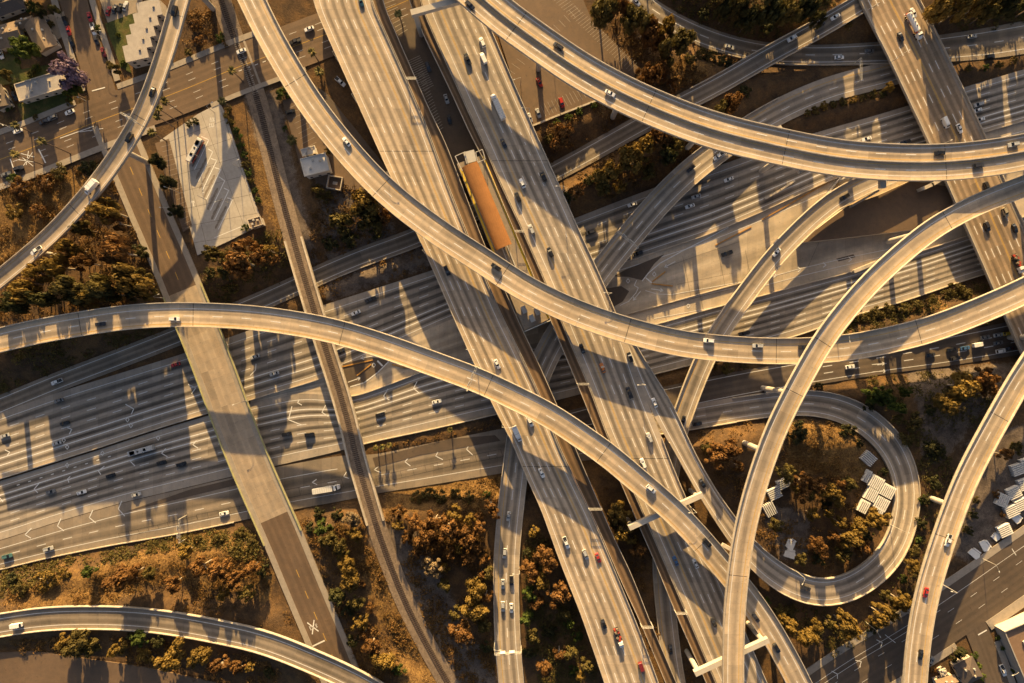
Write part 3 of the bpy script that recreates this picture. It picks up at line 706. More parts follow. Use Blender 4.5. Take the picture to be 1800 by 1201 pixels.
mb = MB()
for pts, zz in (([(1078,486),(1100,474),(1140,458),(1168,447),(1150,464),(1129,493),(1105,487)], .125), ([(1062,508),(1092,503),(1106,512),(1095,530),(1078,540)], .131), ([(602,640),(650,628),(690,632),(664,654),(640,672),(610,682)], .137), ([(1470,455),(1500,447),(1504,452),(1474,460)], .143),
        ([(336,860),(440,835),(444,846),(250,893),(220,900)], .149), ([(655,805),(790,772),(870,765),(880,775),(740,800),(660,822)], .155)):
    mb.poly_up([W(x, y, zz) for x, y in pts])
structure(mb.obj('asphalt_patches', [M['asphalt_dark']]), 'dark asphalt patches and islands on the freeway and its median', 'pavement')
mb = MB()
for p0, p1, q0, q1, n in (((208,938),(345,907),(211,945),(347,914),9), ((345,905),(440,886),(348,914),(440,896),6), ((660,838),(790,808),(664,850),(792,820),7), ((790,808),(880,790),(792,820),(884,803),5), ((500,862),(600,842),(503,876),(604,856),5)):
    bars(mb, p0, p1, q0, q1, n, .165, .12, 0); pline(mb, [p0, p1], .166, .12, 0); pline(mb, [q0, q1], .167, .12, 0)
for p in ([(1170,470),(1230,448),(1300,425)], [(1190,500),(1290,480)], [(1130,545),(1280,510)], [(1420,470),(1440,425)], [(1240,560),(1226,500)], [(1310,440),(1322,500)], [(1200,450),(1214,520)], [(1260,430),(1275,505)]): pline(mb, p, .165, .1, 0)
structure(mb.obj('tar_lines', [M['joint']]), 'black tar-sealed joints on the collector road and median slabs', 'road markings')
# painted chevrons, arrows and signs on the freeway
mk = MB()
def chev(pts, z=0.13, w=0.42): pline(mk, pts, z + .015, w)
for p in ([(221,711),(235,719),(231,728)], [(331,676),(344,682),(337,692)], [(119,752),(126,755),(122,763)], [(9,791),(17,795),(12,802)],
          [(450,640),(449,651),(440,660)], [(70,848),(60,860),(66,866)], [(183,820),(173,828),(177,834)], [(123,838),(119,842),(121,848)], [(239,806),(229,811),(237,819)],
          [(291,789),(284,797),(294,803)], [(345,775),(339,782),(348,788)], [(0,876),(5,882)],
          [(733,671),(727,683),(738,692)], [(682,684),(674,697),(684,703)], [(513,715),(507,738),(530,747)], [(572,713),(566,725),(577,732)], [(526,703),(523,708),(530,712)],
          [(55,929),(44,940),(54,946)], [(107,912),(101,925),(112,933)], [(163,897),(157,910),(168,919)], [(214,881),(208,895),(219,907)],
          [(827,778),(820,790),(831,800)], [(772,790),(766,802),(778,808)], [(720,802),(712,812),(721,819)], [(668,818),(658,826),(669,831)], [(609,830),(604,838),(613,841)], [(556,843),(549,848),(557,852)],
          [(1403,470),(1408,474),(1403,478)], [(1447,462),(1452,466),(1447,470)], [(1492,452),(1497,456),(1492,460)], [(1360,480),(1365,484),(1360,488)]):
    chev(p)
def arrow(a, b, z=0.13):
    pline(mk, [a, b], z + .02, 0.35); d = np.array(b) - np.array(a); d = d / np.linalg.norm(d); n = np.array([-d[1], d[0]])
    b = np.array(b); pline(mk, [tuple(b - d*5 + n*2.6), tuple(b), tuple(b - d*5 - n*2.6)], z + .02, 0.35)
arrow((660,625),(634,630)); arrow((612,672),(634,664)); arrow((1187,460),(1168,470)); arrow((1145,508),(1166,511)); arrow((1126,512),(1113,528))
arrow((1533,641),(1556,639), .15); arrow((1534,654),(1558,652), .15)
pline(mk, [(616,680),(640,673),(664,655),(683,636)], .15, .5); pline(mk, [(664,635),(672,643)], .15, .8)
pline(mk, [(1129,494),(1140,480),(1160,463),(1200,441),(1240,421),(1280,400)], .15, .45); pline(mk, [(1136,489),(1145,497)], .15, .6)
pline(mk, [(1135,511),(1155,517),(1180,518),(1300,496)], .15, .25); pline(mk, [(1119,493),(1115,502),(1122,506),(1118,515),(1105,530),(1090,537)], .15, .35)
pline(mk, [(1340,491),(1400,474),(1494,452),(1574,436)], .15, .25); pline(mk, [(1340,503),(1400,487),(1500,463),(1580,445)], .15, .25)
pline(mk, [(1160,536),(1200,527),(1290,506)], .15, .22); pline(mk, [(1150,560),(1210,549),(1285,535)], .15, .25)
for x, y in ((224,738),(230,748),(112,774),(118,786),(180,797),(118,818),(278,770),(1210,538),(657,642),(1150,482),(1104,494)):      # small diamonds
    pline(mk, [(x, y-4), (x+3, y), (x, y+4), (x-3, y)], .15, .3, 1, True)
for k in range(9): pline(mk, [(30+k*20, 853-k*6.2), (34+k*20, 851.8-k*6.2)], .15, .4)
structure(mk.obj('road_markings', [M['white'], M['white']]), 'white chevrons, arrows and diamonds painted on the freeway', 'road markings')
# level-crossing markings on the street bridge approach
mk = MB(); z = 6.16
def jp(x, y): return (480 + x / 10.0, 1060 + y / 10.0)
pline(mk, [jp(450,205), jp(675,105)], z, 0.7); pline(mk, [jp(690,765), jp(900,665)], z, 0.7)
pline(mk, [jp(605,350), jp(795,495)], z, 0.5); pline(mk, [jp(720,305), jp(690,545)], z, 0.5)
for cx, cy in ((655,450),(757,405)):                   # the two letters R
    pline(mk, [jp(cx-22,cy-30), jp(cx+12,cy+32)], z, 0.16); pline(mk, [jp(cx-22,cy-30), jp(cx+4,cy-38), jp(cx+14,cy-18), jp(cx-8,cy-2)], z, 0.16); pline(mk, [jp(cx-4,cy-4), jp(cx+28,cy+20)], z, 0.16)
pline(mk, [(68,263),(80,286)], z, 0.6); pline(mk, [(162,160),(184,154)], z, .5); pline(mk, [(1720,1116),(1734,1108)], z, .6); pline(mk, [(18,280),(27,305)], z, .5)
pline(mk, [(33,281),(62,285)], z, .28); pline(mk, [(40,293),(57,268)], z, .28); pline(mk, [(37,270),(60,276)], z, .3); pline(mk, [(46,290),(50,266)], z, .3); pline(mk, [(38,276),(58,292)], z, .3)
pline(mk, [(106,243),(165,222)], z, .35); pline(mk, [(141,232),(181,226)], z, .3)
for p in ([(1541,1125),(1551,1130),(1547,1140)], [(1504,1161),(1514,1163),(1511,1173)], [(1462,1180),(1472,1185),(1472,1193)], [(1556,1116),(1574,1130)], [(1779,965),(1786,976)]): pline(mk, p, z + .02, .3)
for k in range(6):
    a = 420 + k*14; pline(mk, [(a, 125-k*5.2), (a+5, 123-k*5.2)], z, .35)
structure(mk.obj('street_markings', [M['white'], M['white']]), 'white crossing marks, stop lines and hatching on the city streets', 'road markings')

mk = MB()
for q in ([(412,76),(446,166)], [(418,73),(452,163)], [(428,70),(458,150)]): pline(mk, q, 6.17, 1.0)
structure(mk.obj('level_crossing', [M['sidewalk'], M['sidewalk']]), 'pale concrete panels where the railway crosses the city street', 'level crossing')
# kerbs painted orange on the median
def kerb(pts, label, place_z=0.1, w=0.55, h=0.3, mat='orange'):
    mb = MB(); P = [W(x, y, place_z) for x, y in pts]
    for a, b in zip(P[:-1], P[1:]):
        d = (b - a)[:2]; L = np.linalg.norm(d); c = (a + b) / 2
        mb.box((c[0], c[1], place_z - .02), (L + w * .6, w, h), math.atan2(d[1], d[0]))
    tag(mb.obj('painted_kerb', M[mat]), label, 'kerb')
kerb([(1169,478),(1147,495)], 'orange kerb, upper arm of the V on the median')
kerb([(1146,499),(1182,503)], 'orange kerb, lower arm of the V on the median')
kerb([(1258,431),(1320,399)], 'orange kerb strip left of the slim right-hand ramp', w=.5)
kerb([(1340,386),(1470,312)], 'orange kerb strip just below the double flyover', w=.5)
kerb([(601,645),(655,633)], 'orange kerb right of the railway bridge, upper strip'); kerb([(628,660),(652,641)], 'orange kerb right of the railway bridge, slanted strip')
kerb([(690,641),(710,646),(730,648)], 'orange kerb below the arched flyover near the railway')

# ------------------------------------------------------------------ bridges and flyovers
def col_conflict(x, y, z, me):
    for n, r in ROADS.items():
        if n in me: continue
        d = np.hypot(r.C[:, 0] - x, r.C[:, 1] - y) - r.hw
        k = d.argmin()
        if d[k] < 1.3 and r.C[k, 2] < z - 1.5: return True
    return False
def pier_mesh(x, y, zb, zt, T, capw, rad=1.25):
    mb = MB(); n = 12; a = math.atan2(T[1], T[0])
    hh = zt - zb
    prof = [(zb - 0.6, rad, rad), (zt - min(3.2, hh*.4), rad, rad), (zt - 1.2, rad * 1.05, rad * 1.7), (zt - 0.05, rad * 1.1, capw / 2)]
    V = []; F = []
    for z, rx, ry in prof:
        for j in range(n):
            q = 2*math.pi*j/n; X, Y = rx*math.cos(q), ry*math.sin(q)
            V.append((x + X*math.cos(a) - Y*math.sin(a), y + X*math.sin(a) + Y*math.cos(a), z))
    for i in range(len(prof) - 1):
        for j in range(n): F.append((i*n+j, i*n+(j+1) % n, (i+1)*n+(j+1) % n, (i+1)*n+j))
    F.append(tuple(range(n))[::-1]); F.append(tuple(3*n + j for j in range(n)))
    mb.add(V, F); return mb
def flyover(rn, name, cat, label, mat, fr, mk, depth=2.0, p0=True, p1=True, r0=(0, 1), r1=(0, 1), pier_every=38, piers=None, seg=(0, 1), ph=1.0, inset=0.22, joints=(), bar=None, me=(), mside='side', pw=0.45, start=20):
    r = ROADS[rn]; n = len(r.S) - 1
    mid = r.C[n // 2]; root = empty(name, (mid[0], mid[1], 0.0)); tag(root, label, cat)
    off = Vector((mid[0], mid[1], 0.0))
    def child(mb, nm, mats, parent=root):
        o = mb.obj(nm, mats, parent); o.location = -off; return o
    i0, i1 = int(seg[0] * n), int(seg[1] * n)
    mb = MB(); surface(mb, r, fr, 0, i0, i1); marks(mb, r, mk)
    for q in joints:
        P, D = line_pts(r, 0, q - .12, q + .12, 2); P2, _ = line_pts(r, 1, q - .12, q + .12, 2); z = np.array([0, 0, .02])
        mb.quad_up(P[0] + z, P[1] + z, P2[1] + z, P2[0] + z, 3)
    girder(mb, r, depth, 4, inset, i0, i1)
    child(mb, 'deck', [mat, M['white'], M['yellow'], M['joint'], M['soffit']])
    for on, f, rg, o in ((p0, 0.0, r0, pw / 2), (p1, 1.0, r1, -pw / 2)):
        if not on: continue
        rgs = rg if isinstance(rg, list) else [rg]
        for a, b in rgs:
            mb = MB(); wall_along(mb, r, f, pw, ph, max(i0, int(a * n)), min(i1, int(b * n)), -0.4, 0, o)
            child(mb, 'parapet', M[mside])
    if bar is not None:
        mb = MB(); wall_along(mb, r, bar, 0.7, 1.05, i0, i1, -.1); child(mb, 'median_barrier', M['side'])
    for px_, py_ in (piers or []):
        k = int(np.argmin(np.hypot(900 + r.C[:,0]*FPX/(CAMH-r.C[:,2]) - px_, 600.5 - r.C[:,1]*FPX/(CAMH-r.C[:,2]) - py_))); p = r.C[k]
        child(pier_mesh(p[0], p[1], gz(p[0], p[1]), p[2] - depth + .05, r.T[k], r.hw[k] * 1.15), 'pier', M['pier'])
    if pier_every:
        s = start; L = r.S[-1]
        while s < L - 5:
            for ds in (0, 6, -6, 12, -12):
                q = s + ds
                if q < 0 or q > L: continue
                i = min(idx_at(r, q), n); p = r.C[i]
                if col_conflict(p[0], p[1], p[2], (rn,) + tuple(me)): continue
                zb = gz(p[0], p[1]); zt = p[2] - depth + .05
                if zt - zb < 2: break
                child(pier_mesh(p[0], p[1], zb, zt, r.T[i], min(r.hw[i] * 1.1, 8)), 'pier', M['pier']); break
            s += pier_every
    return root, child
two = [.19, .52, .85]
flyover('A', 'flyover', 'flyover', 'narrow curved flyover crossing the top left corner', M['deck'], [.2, .78], [(.2,'W'),(.8,'Y')], joints=(30, 78, 130), pier_every=0, piers=[(214,264),(60,440),(330,-40)])
fB, chB = flyover('B', 'flyover', 'flyover', 'long S-curved central flyover running from the top left to the right edge', M['deck'], [.24, .52, .80], [(.24,'Y'),(.52,'D'),(.80,'W')], depth=2.2, joints=(70, 132, 200, 262, 330, 395), start=10)
flyover('C', 'flyover', 'flyover', 'arched lower-left flyover curving across both straight decks to the bottom right', M['deck'], [.24, .55, .84], [(.26,'W'),(.55,'D'),(.87,'Y')], depth=2.2, joints=(60, 112, 180, 250, 310, 372), start=14)
fD, chD = flyover('D', 'flyover', 'flyover', 'wide double flyover with a median barrier sweeping across the upper right', M['deck'], [.1, .26, .42, .54, .7, .86],
    [(.1,'W'),(.28,'D'),(.42,'Y'),(.56,'Y'),(.7,'D'),(.86,'W')], depth=2.6, bar=.485, joints=(110, 178, 240, 310), pier_every=0, piers=[(955,82),(1095,166),(1240,226),(1392,263),(1552,285),(1690,284)])
fF, chF = flyover('F', 'flyover', 'flyover', 'tall hooked flyover at right bending down to the bottom edge', M['deck'], [.25, .72], [(.22,'Y'),(.74,'W')], depth=2.0, joints=(62, 140, 165, 250), pier_every=0, piers=[(1346,800),(1393,695),(1640,401),(1860,303)])
fG, chG = flyover('G', 'flyover', 'flyover', 'smooth curved flyover in the bottom right corner', M['deck'], [.2, .48, .76], [(.2,'Y'),(.48,'D'),(.76,'W')], depth=2.0, joints=(60, 120), pier_every=0, piers=[(1678,888),(1850,590)])
flyover('H1', 'ramp', 'ramp', 'shaded ramp dropping from the upper-right bridge to run along the top of the freeway', M['asphalt_mid'], [.2, .5, .8], [(.18,'W'),(.82,'W')], depth=0.8, r0=(0, .20), r1=(0, .20), pier_every=0)
flyover('H2', 'ramp', 'ramp', 'low ramp passing under both straight decks down to the bottom edge', M['deck_grey'], [.22, .5, .78], [(.2,'W'),(.5,'D'),(.8,'Y')], depth=1.6, r0=(.20, 1), r1=(.20, 1), pier_every=30, start=130)
flyover('I', 'ramp', 'ramp', 'slim right-hand ramp diving under the central flyover', M['deck_grey'], [.25, .75], [(.25,'W'),(.76,'Y')], depth=1.6, pier_every=30, start=40, r1=(.10, 1))
flyover('J', 'loop_ramp', 'loop ramp', 'loop ramp leaving the right straight deck and circling a dry field', M['deck_grey'], [.18, .48, .78], [(.17,'W',.1,1),(.48,'D',.42,.9),(.80,'W')], depth=1.6, r0=(.0, .80), r1=[(.135, .80)], pier_every=26, start=70)
flyover('M', 'street_bridge', 'bridge', 'straight street bridge with green-edged barriers at left', M['asphalt_brown'], [.16, .34, .5, .66, .84], [(.5,'YD',.0,.30),(.5,'YD',.74,1)], depth=1.5, pier_every=0, r0=(.285, .70), r1=(.285, .70), mside='green_rail', pw=.5)
flyover('Q', 'street_bridge', 'bridge', 'wide many-laned bridge slanting down the upper right', M['deck_brown'], [.10, .23, .36, .48, .60, .72, .84, .93], [(.23,'D'),(.36,'D'),(.48,'YY'),(.60,'D'),(.72,'D'),(.84,'D')], depth=1.6, pier_every=34, start=42, me=('H1',), mside='side')
flyover('P', 'ramp', 'ramp', 'curved ramp across the bottom left corner', M['asphalt_mid'], [.22, .5, .8], [(.24,'W'),(.8,'W')], depth=1.3, pier_every=32, start=118)
flyover('L', 'freeway_deck', 'elevated freeway', 'left of the two straight elevated freeway decks', M['deck_long'], [.10, .25, .40, .56, .72, .88], [(.10,'W'),(.25,'D'),(.40,'D'),(.56,'D'),(.72,'YY'),(.88,'W')],
    depth=2.2, inset=.1, pier_every=30, start=16, joints=(95, 255))
flyover('R', 'freeway_deck', 'elevated freeway', 'right of the two straight elevated freeway decks', M['deck_grey'], [.12, .28, .43, .58, .73, .88], [(.12,'W'),(.28,'YY'),(.43,'D'),(.58,'D'),(.73,'S',0,.5),(.73,'D',.5,1),(.88,'W')],
    depth=2.2, inset=.1, pier_every=30, start=22, joints=(100, 250), r1=[(0, .48), (.625, 1)])
flyover('LBUS', 'busway', 'busway', 'dark narrow busway along the right edge of the left deck', M['busway'], [.1, .5, .9], [], depth=2.0, pier_every=0, inset=.15, ph=1.4, pw=.35)
flyover('RBUS', 'busway', 'busway', 'dark narrow busway along the left edge of the right deck', M['busway'], [.1, .5, .9], [], depth=2.0, pier_every=0, inset=.15, ph=1.4, pw=.35)
# concrete surface of the street bridge's middle span, pavements
r = ROADS['M']; mb = MB(); n = len(r.S) - 1
surface(mb, r, [.16, .34, .5, .66, .84], 0, int(.285*n), int(.66*n), 0.03)
br = [o for o in bpy.data.objects if o.get('label', '').startswith('straight street bridge')][0]
o = mb.obj('concrete_span', [M['deck_smooth']], br); o.location = -br.location
for f0, f1, nm in ((.0, .14, 'pavement'), (.86, 1.0, 'pavement')):
    mb = MB()
    for i in range(0, n):
        z = np.array([0, 0, .18]); q = [at(r, i, f0) + z, at(r, i, f1) + z, at(r, i+1, f1) + z, at(r, i+1, f0) + z]
        mb.quad_up(*q); fi = f1 if f0 == 0 else f0
        a, b = at(r, i, fi) + z, at(r, i+1, fi) + z; mb.add([a, b, b - z, a - z], [(0, 1, 2, 3)])
    o = mb.obj(nm, [M['sidewalk']], br); o.location = -br.location
# pavements on the wide bridge
r = ROADS['Q']; br = [o for o in bpy.data.objects if o.get('label', '').startswith('wide many-laned')][0]
for f0, f1 in ((.018, .07), (.93, .982)):
    mb = MB()
    for i in range(0, len(r.S) - 1):
        z = np.array([0, 0, .18]); mb.quad_up(at(r, i, f0) + z, at(r, i, f1) + z, at(r, i+1, f1) + z, at(r, i+1, f0) + z)
    o = mb.obj('pavement', [M['sidewalk']], br); o.location = -br.location
# piers with hammer-head or straddle beams that the photograph shows clearly
def beam(child, ends, ztop, w=2.2, d=2.0, cols=(), nm='cross_beam'):
    a, b = W(*ends[0], ztop), W(*ends[1], ztop); dv = (b - a)[:2]; L = np.linalg.norm(dv); c = (a + b) / 2
    mb = MB(); mb.box((c[0], c[1], ztop - d), (L, w, d), math.atan2(dv[1], dv[0]))
    child(mb, nm, M['pier'])
    for (x, y), rad in cols:
        p = W(x, y, ztop - d); zb = gz(p[0], p[1]); mb = MB()
        mb.tube([(p[0], p[1], zb - .5), (p[0], p[1], ztop - d + .05)], rad, 14); child(mb, 'column', M['pier'])
beam(chD, ((722,22),(830,-8)), 28.6, 2.6, 2.4, [((729,22), 1.2)])
beam(chF, ((1222,1186),(1352,1126)), 26.8, 2.3, 2.3, [((1228,1182), 1.15), ((1343,1129), 1.15)])
C_root = [o for o in bpy.data.objects if o.get('label', '').startswith('arched lower-left')][0]
def chC(mb, nm, mats):
    o = mb.obj(nm, mats, C_root); o.location = -C_root.location; return o
beam(chC, ((1106,929),(1236,870)), 20.6, 2.4, 2.0, [((1112,927), 1.1), ((1228,874), 1.1)])
beam(chC, ((1270,958),(1292,970)), 20.0, 1.6, 1.4)
for (x, y), (x2, y2) in (((1411,302),(1368,222)), ((1553,330),(1551,258))): beam(chD, ((x, y), (x2, y2)), 31.2, 2.6, 1.8)

# ------------------------------------------------------------------ freeway barriers, each a wall of its own
def barrier(rn, f, label, a=0, b=1, h=0.95, w=0.55, name='concrete_barrier', mat='side', off=0):
    r = ROADS[rn]; n = len(r.S) - 1; mb = MB(); wall_along(mb, r, f, w, h, int(a*n), int(b*n), -.3, 0, off)
    tag(mb.obj(name, M[mat]), label, 'barrier')
barrier('WB', 1.0, 'long concrete median barrier below the westbound lanes, left half', 0, .34)
barrier('WB', 1.0, 'long concrete median barrier below the westbound lanes, right half', .585, 1)
barrier('EB', 0.0, 'concrete barrier above the eastbound lanes right of the straight decks', .54, 1)
barrier('EB', 0.0, 'concrete barrier above the eastbound lanes right of the railway bridge', .36, .45)
barrier('EB', 1.0, 'concrete barrier below the eastbound lanes right of the railway bridge', .365, .52, .8)
barrier('EB', 1.0, 'concrete barrier below the eastbound lanes right of the straight decks', .60, 1, .8)
barrier('S', 1.0, 'low concrete wall along the lower edge of the freeway at left', 0, .44, .6)
barrier('H1', 0.0, 'low concrete wall beside the shaded collector lane above the freeway', .42, .62, .6)
barrier('R1', 1.0, 'concrete barrier on the lower side of the top-right ramp road', .3, .66, .8)
barrier('J', 0.0, 'concrete wall on the field side of the loop road', .80, .93, .8); 
m_ = MB(); a = [(1104,552),(1160,537),(1209,523),(1293,500),(1340,487)]
P = [W(x, y, .05) for x, y in a]
for p, q in zip(P[:-1], P[1:]):
    d = (q - p)[:2]; c = (p + q) / 2; m_.box((c[0], c[1], 0), (np.linalg.norm(d) + .1, .5, 1.0), math.atan2(d[1], d[0]), 0, (1, .7))
tag(m_.obj('concrete_barrier', M['side']), 'curved concrete barrier closing the lower side of the sunlit median', 'barrier')
# raised fill beside the slim ramp, held by a retaining wall
pts = [(1404,427),(1470,420),(1607,404),(1670,380),(1680,330),(1600,318),(1540,345),(1490,362),(1450,392)]
mb = MB(); P = [W(x, y, 3.4)[:2] for x, y in pts]; mb.prism([tuple(p) for p in P], -.2, 3.4, 0, 1)
tag(mb.obj('retaining_wall', [M['side'], M['asphalt_brown']]), 'retaining wall with a raised brown earth fill beside the slim right-hand ramp', 'retaining wall')

def wall_px(pts, z0, z1, label, w=.6, nm='concrete_barrier', cat='barrier'):
    mb = MB(); P = [W(x, y, z1) for x, y in pts]
    for p, q in zip(P[:-1], P[1:]):
        d = (q - p)[:2]; c_ = (p + q) / 2; mb.box((c_[0], c_[1], z0), (np.linalg.norm(d) + w*.5, w, z1 - z0), math.atan2(d[1], d[0]))
    tag(mb.obj(nm, M['side']), label, cat)
wall_px([(1490,359),(1522,341),(1548,326)], 3.2, 6.4, 'pale concrete wall under the double flyover beside the slim ramp, upper of two', .9)
wall_px([(1497,363),(1528,345),(1545,335)], 3.2, 5.4, 'pale concrete wall under the double flyover beside the slim ramp, lower of two', .9)
wall_px([(1622,332),(1640,324),(1660,313)], 3.2, 7.0, 'stub of pale concrete wall between double flyover and wide bridge', 1.6)
wall_px([(1346,349),(1372,334),(1397,318)], 0, 1.6, 'pale concrete wall below the double flyover, left of the slim ramp', .9)
wall_px([(1430,371),(1448,352),(1478,312)], 0, 2.0, 'thin concrete wall climbing towards the double flyover', .5)
wall_px([(1503,477),(1540,462)], 0, 2.4, 'short thick concrete wall in the sunlit median before the hooked flyover', 1.6)
wall_px([(1348,690),(1388,683)], 0, 1.6, 'short pale concrete wall where the loop begins', 2.0)
wall_px([(936,221),(985,201),(1050,176)], 5.5, 6.5, 'pale kerb wall along the lower edge of the parking lot', .8)
# ------------------------------------------------------------------ vehicles
def rgb(h): 
    return {'white': (0.78,0.77,0.74), 'silver': (0.42,0.42,0.41), 'grey': (0.17,0.17,0.17), 'dark': (0.035,0.035,0.04), 'black': (0.012,0.012,0.013),
            'red': (0.42,0.03,0.025), 'blue': (0.05,0.12,0.25), 'orange': (0.55,0.17,0.03), 'tan': (0.36,0.30,0.20), 'yellow': (0.6,0.42,0.05), 'maroon': (0.16,0.02,0.02), 'teal': (0.07,0.16,0.16)}[h]
CP = {}
def cpaint(c):
    if c not in CP: CP[c] = paint_mat('vehicle_paint_' + c, rgb(c), 0.3, 0.5)
    return CP[c]
def loft(mb, sec, mi=0):
    """sections (x, halfwidth bottom, halfwidth top, z0, z1)"""
    V = []; F = []; n = len(sec)
    for x, wb, wt, z0, z1 in sec:
        zm = z0 + (z1 - z0) * .62
        V += [(x, -wb, z0), (x, wb, z0), (x, wb, zm), (x, wt, z1), (x, -wt, z1), (x, -wb, zm)]
    for i in range(n - 1):
        for j in range(6): F.append((i*6+j, (i+1)*6+j, (i+1)*6+(j+1) % 6, i*6+(j+1) % 6))
    F.append(tuple(range(6))[::-1][::-1]); F.append(tuple((n-1)*6 + j for j in range(5, -1, -1)))
    mb.add(V, F, mi)
def wheels(mb, xs, hw, r=0.34, w=0.24, mi=1):
    for x in xs:
        for sgn in (-1, 1):
            y = sgn * (hw - w / 2 + .02)
            mb.tube([(x, y - w/2, r), (x, y + w/2, r)], r, 10, mi)
PROTO = {}
def panel(q, nrm, t=0.03):
    mb = MB(); n = Vector(nrm).normalized() * t
    A = [Vector(p) for p in q]; V = A + [p + n for p in A]
    mb.add(V, [(3,2,1,0), (4,5,6,7), (0,1,5,4), (1,2,6,5), (2,3,7,6), (3,0,4,7)]); return mb
def cabin(mb, parts, x0, x1, x2, x3, zb, zr, wb, wr):
    """greenhouse from the rear base x0 to the front base x3; roof spans x1..x2"""
    V = [(x0,-wb,zb),(x0,wb,zb),(x3,wb,zb),(x3,-wb,zb),(x1,-wr,zr),(x1,wr,zr),(x2,wr,zr),(x2,-wr,zr)]
    mb.add(V, [(0,1,5,4),(1,2,6,5),(2,3,7,6),(3,0,4,7),(4,5,6,7)], 0)
    def sub(i, j, k, l, e=.1):
        q = [Vector(V[a]) for a in (i, j, k, l)]; c = sum(q, Vector()) / 4
        return [c + (p - c) * (1 - e) for p in q]
    for nm, ids in (('windscreen', (2,3,7,6)), ('rear_window', (0,1,5,4)), ('side_window', (1,2,6,5)), ('side_window', (3,0,4,7))):
        q = sub(*ids); n = (q[1]-q[0]).cross(q[3]-q[0])
        c = sum(q, Vector()) / 4
        if n.dot(c - Vector(((x0+x3)/2, 0, (zb+zr)/2 - .3))) < 0: n = -n
        parts.append((nm, panel(q, n), 'glass'))
def proto(kind):
    if kind in PROTO: return PROTO[kind]
    mb = MB(); parts = []
    if kind == 'sedan':
        loft(mb, [(-2.35,.72,.66,.42,.78),(-2.2,.86,.78,.3,.92),(-1.3,.91,.82,.24,.98),(.9,.91,.82,.24,.96),(1.7,.89,.78,.26,.86),(2.2,.82,.70,.32,.74),(2.36,.66,.58,.42,.62)])
        cabin(mb, parts, -1.75, -1.05, .15, 1.0, .9, 1.42, .80, .60); wheels(mb, (-1.4, 1.42), .9)
        for s in (-1, 1): mb.box((.75, s*.98, .88), (.16, .2, .14))
    elif kind == 'suv':
        loft(mb, [(-2.4,.84,.8,.45,1.0),(-2.3,.94,.88,.36,1.12),(-1.3,.97,.9,.3,1.14),(1.0,.97,.9,.3,1.12),(1.9,.94,.86,.34,1.05),(2.3,.88,.78,.4,.92),(2.42,.74,.66,.48,.78)])
        cabin(mb, parts, -2.25, -1.95, .35, 1.15, 1.08, 1.76, .88, .72); wheels(mb, (-1.45, 1.5), .96, .38)
        for s in (-1, 1):
            mb.box((.9, s*1.05, 1.05), (.16, .22, .16)); mb.box((-.8, s*.55, 1.76), (1.9, .05, .06))
    elif kind == 'pickup':
        loft(mb, [(-2.85,.9,.86,.5,1.05),(-2.7,.95,.9,.42,1.1),(-.9,.96,.9,.4,1.1),(1.4,.96,.9,.4,1.12),(2.3,.93,.84,.42,1.05),(2.8,.86,.76,.46,.92),(2.9,.72,.64,.55,.8)])
        cabin(mb, parts, -1.0, -.8, .75, 1.45, 1.08, 1.8, .88, .72); wheels(mb, (-1.75, 1.8), .95, .4)
        mb.box((-1.95, 0, 1.085), (1.7, 1.5, .03), 0, 2)
        for s in (-1, 1): mb.box((-1.95, s*.84, 1.09), (1.75, .12, .12))
    elif kind == 'van':
        loft(mb, [(-2.7,.95,.86,.45,2.0),(-2.6,.99,.9,.36,2.15),(1.2,.99,.9,.34,2.15),(1.7,.99,.86,.34,1.9),(2.2,.97,.86,.36,1.25),(2.6,.9,.76,.42,1.05),(2.7,.76,.66,.5,.85)])
        q = [(1.78,.8,1.92),(1.78,-.8,1.92),(2.28,-.82,1.3),(2.28,.82,1.3)]
        parts.append(('windscreen', panel(q, (.8,0,.6)), 'glass')); wheels(mb, (-1.7, 1.75), .98, .37)
    elif kind in ('box_truck', 'white_top_truck'):
        mb.box((-1.2, 0, .95), (5.4, 2.4, 2.5)); mb.box((-.6, 0, .55), (7.2, .9, .4), 0, 2)
        loft(mb, [(1.65,1.05,.98,.6,2.2),(2.4,1.05,.96,.55,2.2),(2.9,1.04,.94,.55,1.7),(3.5,.98,.86,.55,1.45),(3.75,.86,.78,.6,1.2)])
        parts.append(('windscreen', panel([(2.45,.85,2.17),(2.45,-.85,2.17),(2.95,-.86,1.72),(2.95,.86,1.72)], (.7,0,.7)), 'glass'))
        for x in (-3.2, -.2): mb.box((x, 0, 3.45), (.08, 2.36, .03), 0, 2)
        wheels(mb, (-2.4, 2.7), 1.15, .48, .3)
    elif kind == 'semi':
        mb.box((-2.6, 0, 1.15), (13.4, 2.5, 2.75), 0, 3); mb.box((0, 0, .6), (16, .9, .5), 0, 2)
        loft(mb, [(4.9,1.2,1.12,.7,3.5),(6.3,1.2,1.1,.6,3.6),(6.9,1.18,1.05,.6,2.6),(8.3,1.05,.88,.6,1.9),(8.6,.9,.74,.65,1.5)])
        parts.append(('windscreen', panel([(6.36,.95,3.5),(6.36,-.95,3.5),(6.95,-.98,2.62),(6.95,.98,2.62)], (.8,0,.6)), 'glass'))
        for k in range(9): mb.box((-8.6 + k*1.5, 0, 3.9), (.06, 2.44, .02), 0, 2)
        wheels(mb, (-8.2, -7.0, 4.2, 5.3, 7.6), 1.2, .5, .3)
    elif kind == 'bus':
        loft(mb, [(-6.2,1.15,1.1,.5,2.9),(-6.05,1.28,1.2,.38,3.1),(5.9,1.28,1.2,.38,3.1),(6.15,1.22,1.1,.45,2.8)], 4)
        mb.box((0, 0, 3.1), (11.8, 2.2, .08), 0, 4)
